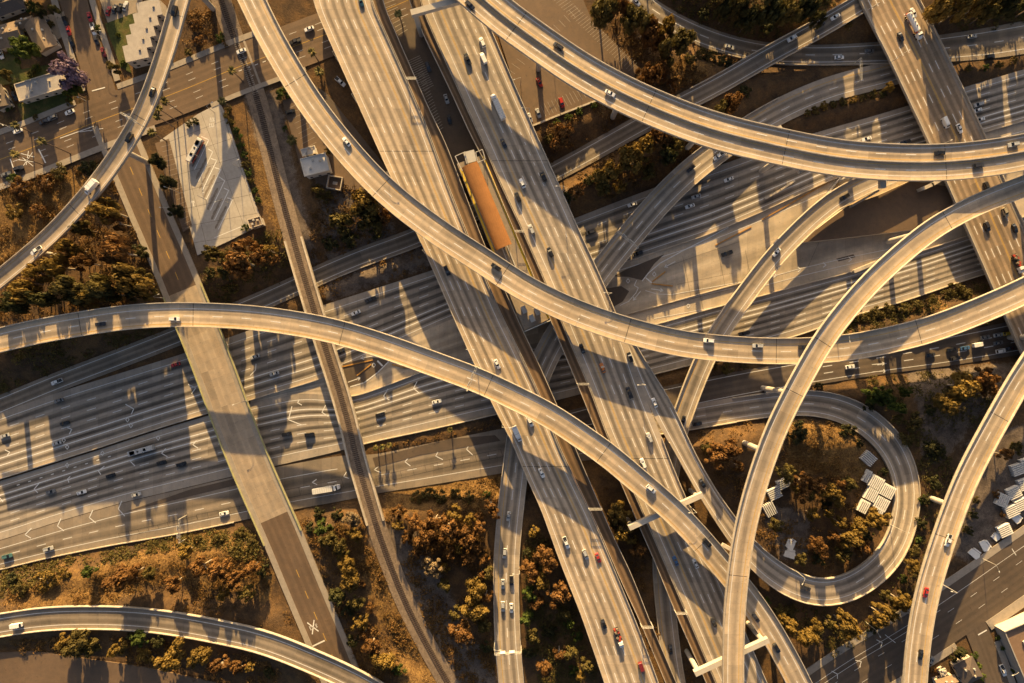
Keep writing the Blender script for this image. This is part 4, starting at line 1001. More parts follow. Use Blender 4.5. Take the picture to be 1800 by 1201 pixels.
        for s in (-1, 1): mb.box((0, s*1.29, .5), (12.0, .06, .95), 0, 3); mb.box((s*6.12, 0, .6), (.2, 2.4, 2.3), 0, 3); mb.box((-3.8, 0, 3.18), (2.4, 1.7, .22), 0, 4); mb.box((2.4, 0, 3.18), (1.2, 1.2, .16), 0, 4); mb.box((-1, 0, 3.18), (.8, .8, .12), 0, 4)
        parts.append(('windscreen', panel([(6.05,1.05,2.8),(6.05,-1.05,2.8),(6.2,-1.1,1.2),(6.2,1.1,1.2)], (1,0,.1)), 'glass'))
        for s in (-1, 1): parts.append(('side_window', panel([(-5.4,s*1.24,2.6),(5.4,s*1.24,2.6),(5.4,s*1.29,1.5),(-5.4,s*1.29,1.5)], (0,s,0)), 'glass'))
        wheels(mb, (-3.9, 4.0), 1.27, .48, .3)
    elif kind == 'tanker':
        mb.tube([(-8.2,0,2.2),(-8.0,0,2.2),(-7.9,0,2.2),(3.0,0,2.2),(3.1,0,2.2)], [.6,1.1,1.25,1.25,.9], 14, 3); mb.box((-1, 0, .75), (15.5, 1.0, .45), 0, 4)
        mb.box((-8.0, 0, .7), (.5, 2.4, 1.2), 0, 4); mb.box((2.6, 0, 1.0), (.9, 2.3, .5), 0, 4)
        for x in (-6.5, -4.2, -1.9, .4): mb.tube([(x,0,3.35),(x,0,3.6)], .35, 8, 2)
        loft(mb, [(4.2,1.2,1.1,.7,2.9),(5.6,1.2,1.08,.6,3.0),(6.1,1.18,1.0,.6,2.2),(7.4,1.0,.85,.6,1.7),(7.7,.86,.72,.65,1.4)], 3)
        parts.append(('windscreen', panel([(5.65,.92,2.95),(5.65,-.92,2.95),(6.15,-.95,2.22),(6.15,.95,2.22)], (.8,0,.6)), 'glass'))
        wheels(mb, (-7.0, -5.8, 3.6, 4.7, 6.6), 1.2, .5, .3)
    elif kind == 'flatbed':
        mb.box((-1.6, 0, .95), (6.6, 2.4, .22), 0, 2); mb.box((-.5, 0, .55), (8.4, .9, .4), 0, 2)
        loft(mb, [(1.9,1.1,1.02,.6,2.5),(3.1,1.1,1.0,.55,2.55),(3.6,1.08,.95,.55,1.8),(4.6,.98,.84,.6,1.5),(4.8,.84,.74,.65,1.2)], 3)
        parts.append(('windscreen', panel([(3.15,.88,2.5),(3.15,-.88,2.5),(3.65,-.9,1.82),(3.65,.9,1.82)], (.8,0,.6)), 'glass'))
        for k, (x, y, c) in enumerate([(-4.2,-.6,0),(-4.0,.6,4),(-2.9,-.5,4),(-2.6,.65,0),(-1.5,0,2),(-.4,-.6,4),(-.2,.6,0),(.9,0,0)]): mb.box((x, y, 1.17), (1.0, .9, .7 + .25*(k % 3)), .1*k, c)
        wheels(mb, (-3.4, -2.2, 3.3), 1.15, .48, .3)
    PROTO[kind] = (mb, parts); return PROTO[kind]
BUILT = {}
XTRA = {'semi': (3, (0.6,0.58,0.55)), 'bus': (3, (0.38,0.05,0.035)), 'tanker': (3, (0.74,0.72,0.68)), 'flatbed': (3, (0.74,0.72,0.68))}
M['cream'] = paint_mat('vehicle_trim_cream', (0.6, 0.58, 0.54), .4); M['busred'] = paint_mat('vehicle_trim_red', (0.42, 0.06, 0.03), .4); M['trim'] = paint_mat('vehicle_trim_dark', (.03, .03, .03), .5)
def car(px, py, rn, kind, color, sense=1, ang=None, noun=None, place='', axis='x', z=None):
    if rn:
        r = ROADS[rn]; z = r.C[len(r.C)//2, 2]
        for _ in range(4):
            p = W(px, py, z); k = np.hypot(r.C[:, 0] - p[0], r.C[:, 1] - p[1]).argmin(); z = r.C[k, 2]
        T = r.T[k]; a = math.atan2(T[1], T[0]) + (0 if sense > 0 else math.pi)
        zz = z + 0.04; p = W(px, py, zz)
    else:
        p = WG(px, py); zz = (p[2] if z is None else z) + (.36 if z is None else .04); p = W(px, py, zz); a = math.radians(ang)
    key = (kind, color)
    if key not in BUILT:
        mb, parts = proto(kind)
        X = {'bus': [M['cream'], M['tyre'], M['trim'], M['busred'] if color == 'red' else cpaint('silver'), M['cream'] if color == 'red' else cpaint('silver')],
             'semi': [cpaint(color), M['tyre'], M['trim'], M['cream'], M['trim']],
             'tanker': [cpaint('white'), M['tyre'], M['trim'], cpaint('white'), M['busred']],
             'flatbed': [M['busred'], M['tyre'], M['trim'], cpaint('white'), M['wood']]}.get(kind, [cpaint(color), M['tyre'], M['trim']])
        nm = {'semi': 'semi_truck', 'tanker': 'tanker_truck', 'flatbed': 'flatbed_truck'}.get(kind, kind)
        root = mb.obj(nm, X); ch = [(n_, pm.mesh(n_, [M[m_]])) for n_, pm, m_ in parts]
        BUILT[key] = (nm, root.data, ch); bpy.data.objects.remove(root)
    nm, me, ch = BUILT[key]
    o = bpy.data.objects.new(nm, me); COL.objects.link(o); o.location = p; o.rotation_euler = (0, 0, a); o.scale = ({'semi': .72, 'tanker': .84}.get(kind, 1.0), 1, 1)
    for n_, cm in ch:
        c = bpy.data.objects.new(n_, cm); COL.objects.link(c); c.parent = o
    word = {'suv': 'car', 'sedan': 'car', 'box_truck': 'truck', 'semi': 'truck', 'tanker': 'truck', 'flatbed': 'truck', 'pickup': 'pickup'}.get(kind, kind)
    kn = {'suv': 'tall car', 'sedan': 'sedan', 'pickup': 'pickup', 'van': 'van', 'box_truck': 'box truck', 'semi': 'semi-trailer truck', 'bus': 'bus', 'tanker': 'tank truck', 'flatbed': 'loaded flatbed truck'}[kind]
    cn = {'dark': 'dark grey', 'grey': 'mid grey'}.get(color, color)
    reg(o, noun or f'{cn} {kn}', place, px, py, axis, word, 'vehicles on the roads')
    return o
PL = {'A': ('on the narrow top-left flyover', 'y'), 'B': ('on the long central flyover', 'x'), 'C': ('on the arched lower-left flyover', 'x'), 'D': ('on the wide double flyover', 'x'),
      'G': ('on the bottom-right corner flyover', 'y'), 'I': ('on the slim right-hand ramp', 'y'), 'J': ('on the loop ramp', 'x'), 'L': ('on the left straight deck', 'y'), 'R': ('on the right straight deck', 'y'),
      'Q': ('on the wide upper-right bridge', 'y'), 'P': ('on the bottom-left curved ramp', 'x'), 'T': ('on the frontage road queue at right', 'x'), 'R1': ('on the top-right ramp road', 'x'), 'S': ('on the lower collector road', 'x'),
      'EB': ('in the lower freeway lanes', 'x'), 'IS': ('on the top-left city street', 'x'), 'PLZ': ('on the pale median pavement', 'x')}
CARS = """
308 21 A suv black 1|269 163 A sedan black 1|229 243 A suv black 1|164 331 A box_truck white 1|66 441 A pickup white 1
610 250 B sedan white -1|872 470 B suv black -1|1245 599 B suv white -1|1331 608 B suv silver -1|1413 610 B pickup dark -1
178 570 C sedan dark 1|308 561 C suv white 1|1144 859 C suv white 1|1242 953 C suv black 1|1328 1085 C sedan dark 1|1364 1138 C suv black 1
826 11 D suv dark 1|981 83 D suv dark -1|1072 165 D sedan white 1|1650 270 D sedan black -1|1779 255 D suv silver -1|1718 292 D suv dark 1
1665 949 G pickup white 1|1626 1041 G sedan red 1|1617 1150 G sedan black 1
1364 444 I sedan white 1|1483 347 I suv black 1|1200 739 I sedan dark 1|1178 1141 I sedan black 1|1174 925 I sedan blue 1
1415 1033 J suv dark 1|1225 745 J sedan dark -1|1234 849 J sedan black 1
635 4 L sedan teal 1|786 476 L suv black 1|874 640 L sedan white 1|932 741 L suv white 1|909 762 L box_truck white 1|952 831 L sedan white 1|995 953 L pickup white 1|1029 974 L suv silver 1|1051 980 L sedan red 1|1061 1096 L sedan black 1|1087 1119 L flatbed white 1|1127 1172 L van maroon 1
822 105 R pickup black -1|848 76 R suv white -1|850 104 R van white -1|875 190 R semi white -1|885 252 R sedan dark -1|918 323 R sedan white -1|955 311 R suv black -1|910 347 R suv black -1|934 404 R suv silver -1|967 444 R suv black -1|1023 613 R sedan black -1|1059 647 R sedan orange -1|1107 628 R suv black -1|1106 690 R pickup dark -1|1150 708 R sedan white -1|1141 769 R suv silver -1|1130 814 R suv white -1|1187 985 R sedan blue -1|1222 990 R sedan white -1|1254 1093 R sedan dark -1
1604 24 Q sedan white 1|1604 50 Q tanker white 1|1582 66 Q sedan dark 1|1660 217 Q van white 1|1685 227 Q sedan white 1|1732 329 Q suv dark 1|1765 374 Q suv tan 1|1733 399 Q suv dark 1|1782 402 Q sedan black 1|1786 464 Q flatbed dark 1
1467 31 H1 sedan white 1|1441 45 H1 sedan dark 1|1391 69 H1 suv white 1|102 671 H1 pickup white 1
1118 5 R1 sedan white 1|1282 84 R1 sedan silver 1|1474 102 R1 sedan white 1|1527 91 R1 sedan grey 1|1707 65 R1 sedan silver 1|1738 101 R1 suv black 1
1280 316 WB sedan white -1|1223 346 WB sedan silver -1|1212 363 WB sedan white -1|1111 360 WB sedan white -1|1037 409 WB suv dark -1|1522 245 WB sedan white -1|1590 251 WB suv dark -1|1718 185 WB suv silver -1|1716 195 WB sedan white -1|1721 211 WB sedan white -1|1121 446 WB suv black -1
1262 275 H2 pickup white 1|1214 297 H2 sedan dark 1|894 907 H2 sedan silver 1|887 972 H2 suv silver 1|884 1026 H2 sedan silver 1|899 1019 H2 suv black 1|884 1065 H2 suv silver 1|899 1068 H2 sedan white 1
310 641 WB sedan red -1|105 704 WB sedan grey -1|115 744 WB sedan black -1|10 766 WB sedan silver -1|101 779 WB sedan silver -1|449 627 WB sedan silver -1|483 657 WB sedan silver -1|599 617 WB sedan dark -1|626 550 WB sedan white -1|652 527 WB pickup dark -1
252 791 EB bus silver 1|285 813 EB sedan black 1|320 816 EB suv black 1|505 763 EB suv black 1|545 764 EB suv black 1|768 706 EB sedan white 1|669 729 EB sedan black 1|1307 586 EB pickup black 1|196 836 EB sedan black 1|91 864 EB sedan grey 1|145 865 EB sedan white 1|241 869 EB sedan silver 1
395 902 S sedan white 1|87 964 S suv silver 1|15 977 S suv teal 1|577 858 S semi white 1|32 1098 P van white 1|1277 446 PLZ pickup black -1
1493 645 T sedan white 1|1634 624 T sedan dark 1|1671 615 T sedan black 1|1695 612 T sedan blue 1|1717 606 T van white 1|1730 593 T sedan grey 1|1753 589 T sedan silver 1|1770 586 T suv yellow 1|1753 603 T sedan grey 1|1785 594 T suv silver 1|1757 617 T suv white 1|1775 612 T sedan dark 1|1796 609 T sedan red 1|1678 630 T suv dark 1
124 198 IS sedan white -1|33 231 IS sedan white -1|35 297 IS suv dark 1|12 307 IS sedan grey 1|425 91 IS sedan white -1|544 52 IS sedan white -1|520 74 IS pickup dark -1|79 215 IS sedan dark -1|94 208 IS suv grey -1
"""
for ln in CARS.split('\n'):
    for q in ln.strip().split('|'):
        if not q: continue
        x, y, rn, kd, cl, sn = q.split(); x, y = float(x), float(y)
        if rn == 'WB': pl, ax = ('in the upper freeway lanes at left', 'x') if x < 900 else ('in the upper freeway lanes at right', 'x')
        elif rn == 'H1': pl, ax = ('on the shaded upper-right ramp', 'x') if x > 900 else ('on the shaded lane at far left', 'x')
        elif rn == 'H2': pl, ax = ('on the low ramp at upper right', 'y') if y < 500 else ('on the low ramp at bottom centre', 'y')
        else: pl, ax = PL[rn]
        car(x, y, rn, kd, cl, int(sn), None, None, pl, ax)
# parked vehicles: px py kind colour heading-degrees place
for x, y, kd, cl, an, pl, ax in (
    (192,21,'sedan','red',75,'in the apartment car park','x'),(203,17,'sedan','dark',75,'in the apartment car park','x'),(213,16,'suv','black',75,'in the apartment car park','x'),(222,12,'sedan','silver',75,'in the apartment car park','x'),
    (159,31,'sedan','red',-73,'parked along the side street, right kerb','y'),(166,53,'pickup','white',-73,'parked along the side street, right kerb','y'),(171,72,'sedan','dark',-73,'parked along the side street, right kerb','y'),(183,93,'sedan','maroon',-70,'parked along the side street, right kerb','y'),
    (117,39,'suv','black',-73,'parked along the side street, left kerb','y'),(122,55,'sedan','red',-73,'parked along the side street, left kerb','y'),(128,75,'suv','black',-73,'parked along the side street, left kerb','y'),
    (81,40,'sedan','dark',12,'in the driveway beside the brown house','x'),(3,95,'pickup','white',-70,'parked beside the house at left edge','x'),(27,170,'sedan','dark',-68,'beside the flat grey-roofed house','x'),
    (599,145,'pickup','white',-42,'in the shaded yard by the left deck','x'),(785,175,'sedan','silver',-72,'in the yard between the decks','y'),(753,119,'suv','dark',-70,'in the yard between the decks','y'),(790,211,'sedan','black',-76,'in the yard between the decks','y'),
    (948,146,'sedan','red',-62,'in the parking lot under the flyover','x'),(987,182,'suv','red',-72,'in the parking lot under the flyover','x'),(931,208,'sedan','white',-70,'in the parking lot under the flyover','x'),(946,200,'sedan','silver',-70,'in the parking lot under the flyover','x'),
    (1761,1177,'pickup','white',-70,'parked beside the low corner building','x'),(1635,1161,'sedan','grey',60,'parked beside the bottom-right house','x'),(511,197,'sedan','black',15,'in the yard left of central flyover','x')):
    car(x, y, None, kd, cl, 1, an, None, pl, ax)
car(346, 267, None, 'bus', 'red', 1, -118, 'red and white bus', 'parked in the pale bus lot', 'x', 6.1)

# ------------------------------------------------------------------ station, buildings
def prism_px(mb, pts, z0, z1, mi=0, mtop=None):
    mb.prism([tuple(W(x, y, z1)[:2]) for x, y in pts], z0, z1, mi, mtop)
st = empty('station', W(850, 360, LV)); tag(st, 'busway station platform with yellow edges between the straight decks', 'station')
def stc(mb, nm, mats, par=None):
    o = mb.obj(nm, mats, par or st)
    o.location = -Vector(st.location) if par is None else (0, 0, 0); return o
mb = MB(); prism_px(mb, [(803,288),(850,272),(966,561),(921,581)], LV - 2.2, LV + .35); stc(mb, 'platform', [M['asphalt_mid']])
for pts in ([(808,297),(811,295.5),(887,486),(884,487.5)], [(847,275.5),(850.5,274),(966.5,559),(963,560.5)]):
    mb = MB(); prism_px(mb, pts, LV + .3, LV + .38); stc(mb, 'yellow_edge', [M['safety']])
for x0, y0, x1, y1 in ((884,440,896,470),(893,436,905,466)):
    mb = MB()
    for k in range(9):
        t = k / 8; p = W(x0 + (x1-x0)*t, y0 + (y1-y0)*t, LV + .3); mb.box(p, (2.2, .45, .5 + .02*k), -1.17)
    stc(mb, 'stair', [M['metal']])
mb = MB()
for a, b in (((800,275),(812,300)),((812,300),(824,293)),((800,275),(818,267)),((836,268),(848,263)),((848,263),(853,280)),((840,286),(853,280)),((818,267),(824,293)),((836,268),(840,286))):
    mb.tube([W(*a, LV + 4), W(*b, LV + 4)], .18, 6)
for q in ((800,275),(812,300),(848,263),(853,280)): mb.tube([W(*q, LV), W(*q, LV + 4)], .18, 6)
stc(mb, 'frame', [M['metal']])
mb = MB(); prism_px(mb, [(814,268),(833,263),(838,283),(820,288)], LV + .3, LV + 3.4, 0, 1); stc(mb, 'lift_tower', [M['green_rail'], M['metal']])
for q in ((921,545),(935,560),(944,548)):
    mb = MB(); p = W(*q, LV + .3); mb.box(p, (3.2, 2, 2.6), -1.15); mb.box((p[0], p[1], p[2] + 2.6), (3.4, 2.2, .15), -1.15); stc(mb, 'shelter', [M['metal']])
for a, b in (((922,583),(968,563)),):
    mb = MB(); A, B = W(*a, LV), W(*b, LV); d = B - A; c = (A + B) / 2; mb.box((c[0], c[1], LV - .5), (np.linalg.norm(d), .35, 1.9), math.atan2(d[1], d[0])); stc(mb, 'end_wall', [M['wall_white']])
# barrel canopy
A, B = W(825, 288, LV + 5.5), W(886, 434, LV + 5.5); d = (B - A)[:2]; L = np.linalg.norm(d); a = math.atan2(d[1], d[0])
cn = empty('platform_canopy', (A[0], A[1], LV), a); tag(cn, 'long barrel-vaulted rust orange canopy over the busway station', 'canopy')
mb = MB(); V = []; F = []; N = 13; K = 60
for k in range(K + 1):
    for j in range(N):
        q = math.pi * (j / (N - 1)); ribz = .012 if k % 2 else 0
        V.append((L * k / K, math.cos(q) * 3.9, 3.6 + math.sin(q) * (1.9 + ribz)))
for k in range(K):
    for j in range(N - 1): F.append((k*N+j, k*N+j+1, (k+1)*N+j+1, (k+1)*N+j))
off = len(V); V += [(x, y*.97, z - .15) for x, y, z in V]; F += [tuple(off + q for q in f[::-1]) for f in F]
for j in range(N - 1): F += [(j, off+j, off+j+1, j+1), (K*N+j, K*N+j+1, off+K*N+j+1, off+K*N+j)]
for k in range(K): F += [(k*N, (k+1)*N, off+(k+1)*N, off+k*N), (k*N+N-1, off+k*N+N-1, off+(k+1)*N+N-1, (k+1)*N+N-1)]
mb.add(V, F); mb.obj('roof', M['canopy'], cn)
for x in np.linspace(2, L - 2, 7):
    for s in (-1, 1):
        mb = MB(); mb.tube([(x, s*2.9, .3), (x, s*3.1, 3.7)], .16, 8); mb.obj('post', M['metal'], cn)

def house(name, label, cx, cy, wpx, hpx, rot, height, kind, roof, wall='wall', cat='house', ridge=2.0, extra=None):
    """cx, cy = middle of the roof in the photo; wpx along the ridge"""
    p = WG(cx, cy, height); zb = p[2]; s = (CAMH - zb - height) / FPX
    a = math.radians(rot); root = empty(name, (p[0], p[1], zb), a); tag(root, label, cat)
    w, h = wpx * s, hpx * s
    mb = MB(); mb.box((0, 0, -.6), (w - .8, h - .8, height + .6)); wl = mb.obj('wall', M[wall], root)
    mb = MB()
    if kind == 'flat':
        mb.box((0, 0, height), (w, h, .25))
        for q, d in (((0, h/2 - .15), (w, .3)), ((0, -h/2 + .15), (w, .3)), ((w/2 - .15, 0), (.3, h - .6)), ((-w/2 + .15, 0), (.3, h - .6))): mb.box((q[0], q[1], height + .25), (d[0], d[1], .45), 0, 1)
        r = mb.obj('roof', [M[roof], M[wall]], root)
    else:
        e = h / 2 + .3; g = w / 2 + .3
        V = [(-g,-e,height),(g,-e,height),(g,e,height),(-g,e,height)]
        if kind == 'gable': V += [(-g,0,height+ridge),(g,0,height+ridge)]
        else: V += [(-g + e*.8, 0, height+ridge), (g - e*.8, 0, height+ridge)]
        mb.add(V, [(0,1,5,4),(2,3,4,5),(1,2,5),(3,0,4),(3,2,1,0)]); r = mb.obj('roof', [M[roof]], root)
    for k, (x, y) in enumerate(((w*.22, h*.12), (-w*.2, -h*.15), (-w*.05, h*.25))):
        mb = MB(); z = height + (.25 if kind == 'flat' else ridge * .55)
        mb.box((x, y, z), (.9, .7, .8)); mb.obj('roof_vent' if k else 'chimney', M['metal' if k else 'wall'], r)
    n = max(2, int(w / 4))
    for s_ in (-1, 1):
        for k in range(n):
            mb = MB(); mb.box((-w/2 + w*(k+.5)/n, s_*(h/2 - .38), 1.0), (1.3, .1, 1.2)); mb.obj('window', M['window'], wl)
    return root, w, h
house('house', 'brown gable-roofed house behind the big green tree', 72, 62, 56, 36, -62, 3.6, 'gable', 'roof_brown')
house('house', 'brown-roofed house at the left edge with a pale gable end', 14, 62, 44, 40, 15, 3.6, 'gable', 'roof_brown')
house('house', 'long house with a flat light grey roof beside the purple tree', 71, 152, 84, 32, 17, 4.2, 'flat', 'roof_grey')
house('house', 'house with dark roof cut by the left edge, lowest of its row', -2, 172, 38, 26, -64, 3.6, 'gable', 'roof_dark')
house('house', 'house with a pale roof at the top left corner', 12, 8, 56, 30, 20, 3.6, 'hip', 'roof_dark')
house('house', 'small garage roof between the brown houses', 45, 40, 28, 16, 17, 3.0, 'gable', 'roof_brown')
house('house', 'house with a dark hip roof in the bottom right corner', 1702, 1180, 40, 36, -62, 3.8, 'hip', 'roof_dark')
house('shed', 'small shed with a pale blue roof beside the bottom-right house', 1657, 1181, 12, 11, 20, 2.6, 'flat', 'roof_grey', cat='shed')
house('house', 'low house cut by the bottom edge between street and flyover', 1663, 1200, 34, 18, 17, 3.2, 'gable', 'roof_brown')
house('depot_building', 'small white building with flat roof and parapet beside the central flyover', 554, 290, 46, 32, 14, 6.0, 'flat', 'roof_white', 'wall_white', 'building')
house('shed', 'small pale shed just above the white flat-roofed building', 543, 266, 26, 13, 16, 3.8, 'flat', 'roof_white', 'wall_white', 'shed')
house('kiosk', 'small flat-roofed kiosk in the corner of the bus lot', 449, 391, 24, 16, 17, 4.2, 'flat', 'roof_brown', 'wall', 'kiosk')
p = WG(590, 323); mb = MB()
for q, d in (((0,3),(7,.4)),((0,-3),(7,.4)),((3.3,0),(.4,5.6)),((-3.3,0),(.4,5.6)),((0,0),(2.2,1.4))): 
    c, s_ = math.cos(-.18), math.sin(-.18); mb.box((p[0]+q[0]*c-q[1]*s_, p[1]+q[0]*s_+q[1]*c, p[2]-.2), (d[0], d[1], 2.4 if d[0] != 2.2 else 1.2), -.18)
tag(mb.obj('yard_enclosure', M['wall']), 'roofless walled enclosure below the white flat-roofed building', 'enclosure')
# stepped apartment block
p = WG(255, 52, 7.0); ap = empty('apartment_block', (p[0], p[1], p[2])); tag(ap, 'stepped apartment block with a flat grey roof beside the lawn', 'apartments')
s = (CAMH - p[2] - 7) / FPX
steps = [(262,15),(256,34),(250,53),(244,72),(238,91)]
ca = math.radians(13)
for k, (x, y) in enumerate(steps):
    lx, ly = (x - 255) * s, -(y - 52) * s
    hh = 6.6 + .02 * k
    mb = MB(); mb.box((lx, ly, -.5), (10.4, 7.4, hh + .5), ca); wl = mb.obj('wing', [M['wall']], ap)
    mb = MB(); mb.box((lx, ly, hh), (10.9, 7.8, .25), ca); 
    mb.box((lx + 2, ly + 1, hh + .25), (1.0, .8, .6), ca); mb.obj('roof', [M['roof_grey']], ap)
    for j in (-1, 1):
        for zz in (1.0, 4.0):
            mb = MB(); c, s_ = math.cos(ca), math.sin(ca); q = (j * 2.6, -3.72); mb.box((lx + q[0]*c - q[1]*s_, ly + q[0]*s_ + q[1]*c, zz), (1.5, .12, 1.3), ca); mb.obj('window', M['window'], wl)
    mb = MB(); q = (-5.3, -1.5); mb.box((lx + q[0]*c - q[1]*s_, ly + q[0]*s_ + q[1]*c, 0), (1.6, 2.6, 5.6), ca); mb.box((lx + q[0]*c - q[1]*s_, ly + q[0]*s_ + q[1]*c, 5.6), (1.8, 2.8, .2), ca, 1); mb.obj('stair_porch', [M['wall'], M['roof_dark']], ap)
# low corner building, bottom right
lw = empty('low_building', W(1800, 1150, 6)); tag(lw, 'low building with brown flat roof and bright white street wall at bottom right', 'building')
def lwc(mb, nm, mats):
    o = mb.obj(nm, mats, lw); o.location = -Vector(lw.location); return o
mb = MB(); prism_px(mb, [(1763,1110),(1880,1060),(1900,1280),(1835,1280)], 5.4, 11.2, 0, 1); lwc(mb, 'wall', [M['wallgray'], M['brownroof']])
for k, (a, b) in enumerate((((1763,1110),(1880,1060)), ((1763,1110),(1835,1280)))):
    mb = MB(); A, B = W(*a, 11.2), W(*b, 11.2); dv = B - A; c = (A + B) / 2; an = math.atan2(dv[1], dv[0])
    n_ = np.array([-dv[1], dv[0], 0]) / np.linalg.norm(dv) * (.3 if k == 0 else .3)
    mb.box((c[0] + n_[0]*(1 if k == 0 else 1), c[1] + n_[1], 5.4 if k == 0 else 10.9), (np.linalg.norm(dv), .45, 7.0 if k == 0 else 1.2), an)
    lwc(mb, 'street_wall' if k == 0 else 'roof_parapet', [M['wall' if k == 0 else 'wallgray']])
for q in ((1800,1128),(1815,1160)):
    mb = MB(); pp = W(*q, 11.3); mb.box(pp, (1.6, 1.2, 1.0), .4); lwc(mb, 'roof_vent', [M['metal']])

# ------------------------------------------------------------------ railway
r = ROADS['K']; n = len(r.S) - 1
mb = MB(); surface(mb, r, [.3, .7], 0, dz=-.1); structure(mb.obj('ballast', M['gravel']), 'brown ballast bed under the single railway track', 'ballast')
ib0 = int(np.argmin(abs(600.5 - r.C[:,1]*FPX/(CAMH-r.C[:,2]) - 418))); ib1 = int(np.argmin(abs(600.5 - r.C[:,1]*FPX/(CAMH-r.C[:,2]) - 920)))
rb = empty('railway_bridge', r.C[(ib0+ib1)//2] * np.array([1,1,0])); tag(rb, 'narrow concrete railway bridge with graffiti-stained side walls', 'bridge')
def rbc(mb, nm, mats):
    o = mb.obj(nm, mats, rb); o.location = -Vector(rb.location); return o
mb = MB(); girder(mb, r, 2.4, 0, .05, ib0, ib1)
for v in range(len(mb.v)): mb.v[v] = (mb.v[v][0], mb.v[v][1], mb.v[v][2] - .25)
rbc(mb, 'deck', [M['side']])
mb = MB()
for i in range(ib0, ib1):
    z = np.array([0, 0, -.04]); mb.quad_up(at(r, i, .1) + z, at(r, i, .9) + z, at(r, i+1, .9) + z, at(r, i+1, .1) + z)
rbc(mb, 'ballast_trough', [M['gravel']])
for f in (0.06, .94):
    mb = MB(); wall_along(mb, r, f, 1.1, .8, ib0, ib1, -.6); rbc(mb, 'side_wall', [M['side']])
for ii in range(ib0 + 8, ib1 - 4, 9):
    pt = r.C[ii]
    if col_conflict(pt[0], pt[1], pt[2], ('K','WB','EB','PLZ','S')): continue
    rbc(pier_mesh(pt[0], pt[1], gz(pt[0], pt[1]), pt[2] - 2.6, r.T[ii], 3.6, 1.0), 'pier', [M['pier']])
tk = empty('railway_track', r.C[n//2] * np.array([1,1,0])); tag(tk, 'single rust-brown railway track on wooden sleepers crossing the freeway', 'railway track')
for f in (.5 - .72/9.2, .5 + .72/9.2):
    mb = MB(); wall_along(mb, r, f, .16, .2, 0, None, 0.02); o = mb.obj('rail', M['rail'], tk); o.location = -Vector(tk.location)
mb = MB(); s = 0.5
while s < r.S[-1]:
    P, D = line_pts(r, .5, s, s + .1, 2); a = math.atan2(D[0][1], D[0][0]); mb.box((P[0][0], P[0][1], P[0][2] - .12), (2.7, .34, .2), a); s += .95
o = mb.obj('sleepers', M['tie'], tk); o.location = -Vector(tk.location)

# ------------------------------------------------------------------ stored concrete rails
def krail_mesh():
    mb = MB(); L = 6.0; prof = [(-.29,0),(.29,0),(.28,.15),(.24,.35),(.2,1.0),(-.2,1.0),(-.24,.35),(-.28,.15)]
    V = [(-L/2, y, z) for y, z in prof] + [(L/2, y, z) for y, z in prof]; F = [tuple(range(8))[::-1], tuple(range(8, 16))] + [(j, (j+1) % 8, 8+(j+1) % 8, 8+j) for j in range(8)]
    mb.add(V, F); return mb.mesh('concrete_rail', [M['krail']])
KM = krail_mesh()
def kblock(px, py, ang, n, place, base=0.0, pitch=.93):
    p = WG(px, py); a = math.radians(ang); z = p[2] + .12
    for k in range(2 * n):      # two courses
        o = bpy.data.objects.new('concrete_rail', KM); COL.objects.link(o); d = (k % n - (n-1)/2) * pitch
        o.location = (p[0] - math.sin(a)*d, p[1] + math.cos(a)*d, z + (1.0 if k >= n else 0.0)); o.rotation_euler = (0, 0, a + rnd.uniform(-.01,.01))
        tag(o, 'grey concrete barrier rail in the ' + place, 'barrier rail', 'concrete barrier rails stored in ' + place)
for px, py, an, n, pl in ((1524,805,-42,6,'lone block near the loop top'),(1537,847,62,7,'upper left block of the loop pile'),(1557,862,62,7,'upper right block of the loop pile'),(1528,868,62,6,'middle left block of the loop pile'),(1546,884,62,7,'middle right block of the loop pile'),
      (1515,889,62,5,'lowest left block under the tree'),(1538,902,62,5,'lowest right block under the tree'),(1521,836,62,3,'thin leaning row above the loop pile'),
      (1375,849,25,5,'upper block left inside the loop'),(1359,866,25,6,'middle block left inside the loop'),(1351,894,118,6,'lowest block left inside the loop'),
      (1785,824,20,6,'topmost block at right edge'),(1801,812,20,5,'corner block at right edge'),(1797,850,20,6,'second block row at right edge'),(1778,865,25,6,'block beside the orange bushes'),(1758,878,65,6,'leftmost block at right edge'),(1792,885,25,6,'block above the leaning slabs'),(1774,897,25,6,'block below the orange bushes'),(1762,931,25,6,'separate block near the lower street')):
    kblock(px, py, an, n, pl)
def slab(px, py, an, lab, dims=(5.5, 3.2, .8)):
    p = WG(px, py); mb = MB(); w_, h_, t = dims
    pts = [(-w_/2, -h_/2), (w_/2*.8, -h_/2*1.1), (w_/2, 0), (w_/2*.7, h_/2), (-w_/2*.9, h_/2*.8)]
    mb.prism(pts, 0, t); mb.box((0, h_*.62, 0), (w_*.7, .6, t*1.1), .06)
    o = mb.obj('broken_slab', M['tarp']); o.location = (p[0], p[1], p[2] - .1); o.rotation_euler = (.05, -.04, math.radians(an)); tag(o, lab, 'concrete slab')
slab(1390, 956, 70, 'white broken slab in the loop field, upper of two'); slab(1388, 974, -15, 'white broken slab in the loop field, lower of two')
slab(1750, 943, -40, 'small white slab next to the separate rail block', (3.6, 3.2, .8)); slab(1730, 959, -60, 'large white slab near the lower street'); slab(1712, 973, -40, 'lowest white slab near the lower street'); slab(1786, 912, -45, 'white leaning slab below the stored rails', (4, 3, 1))
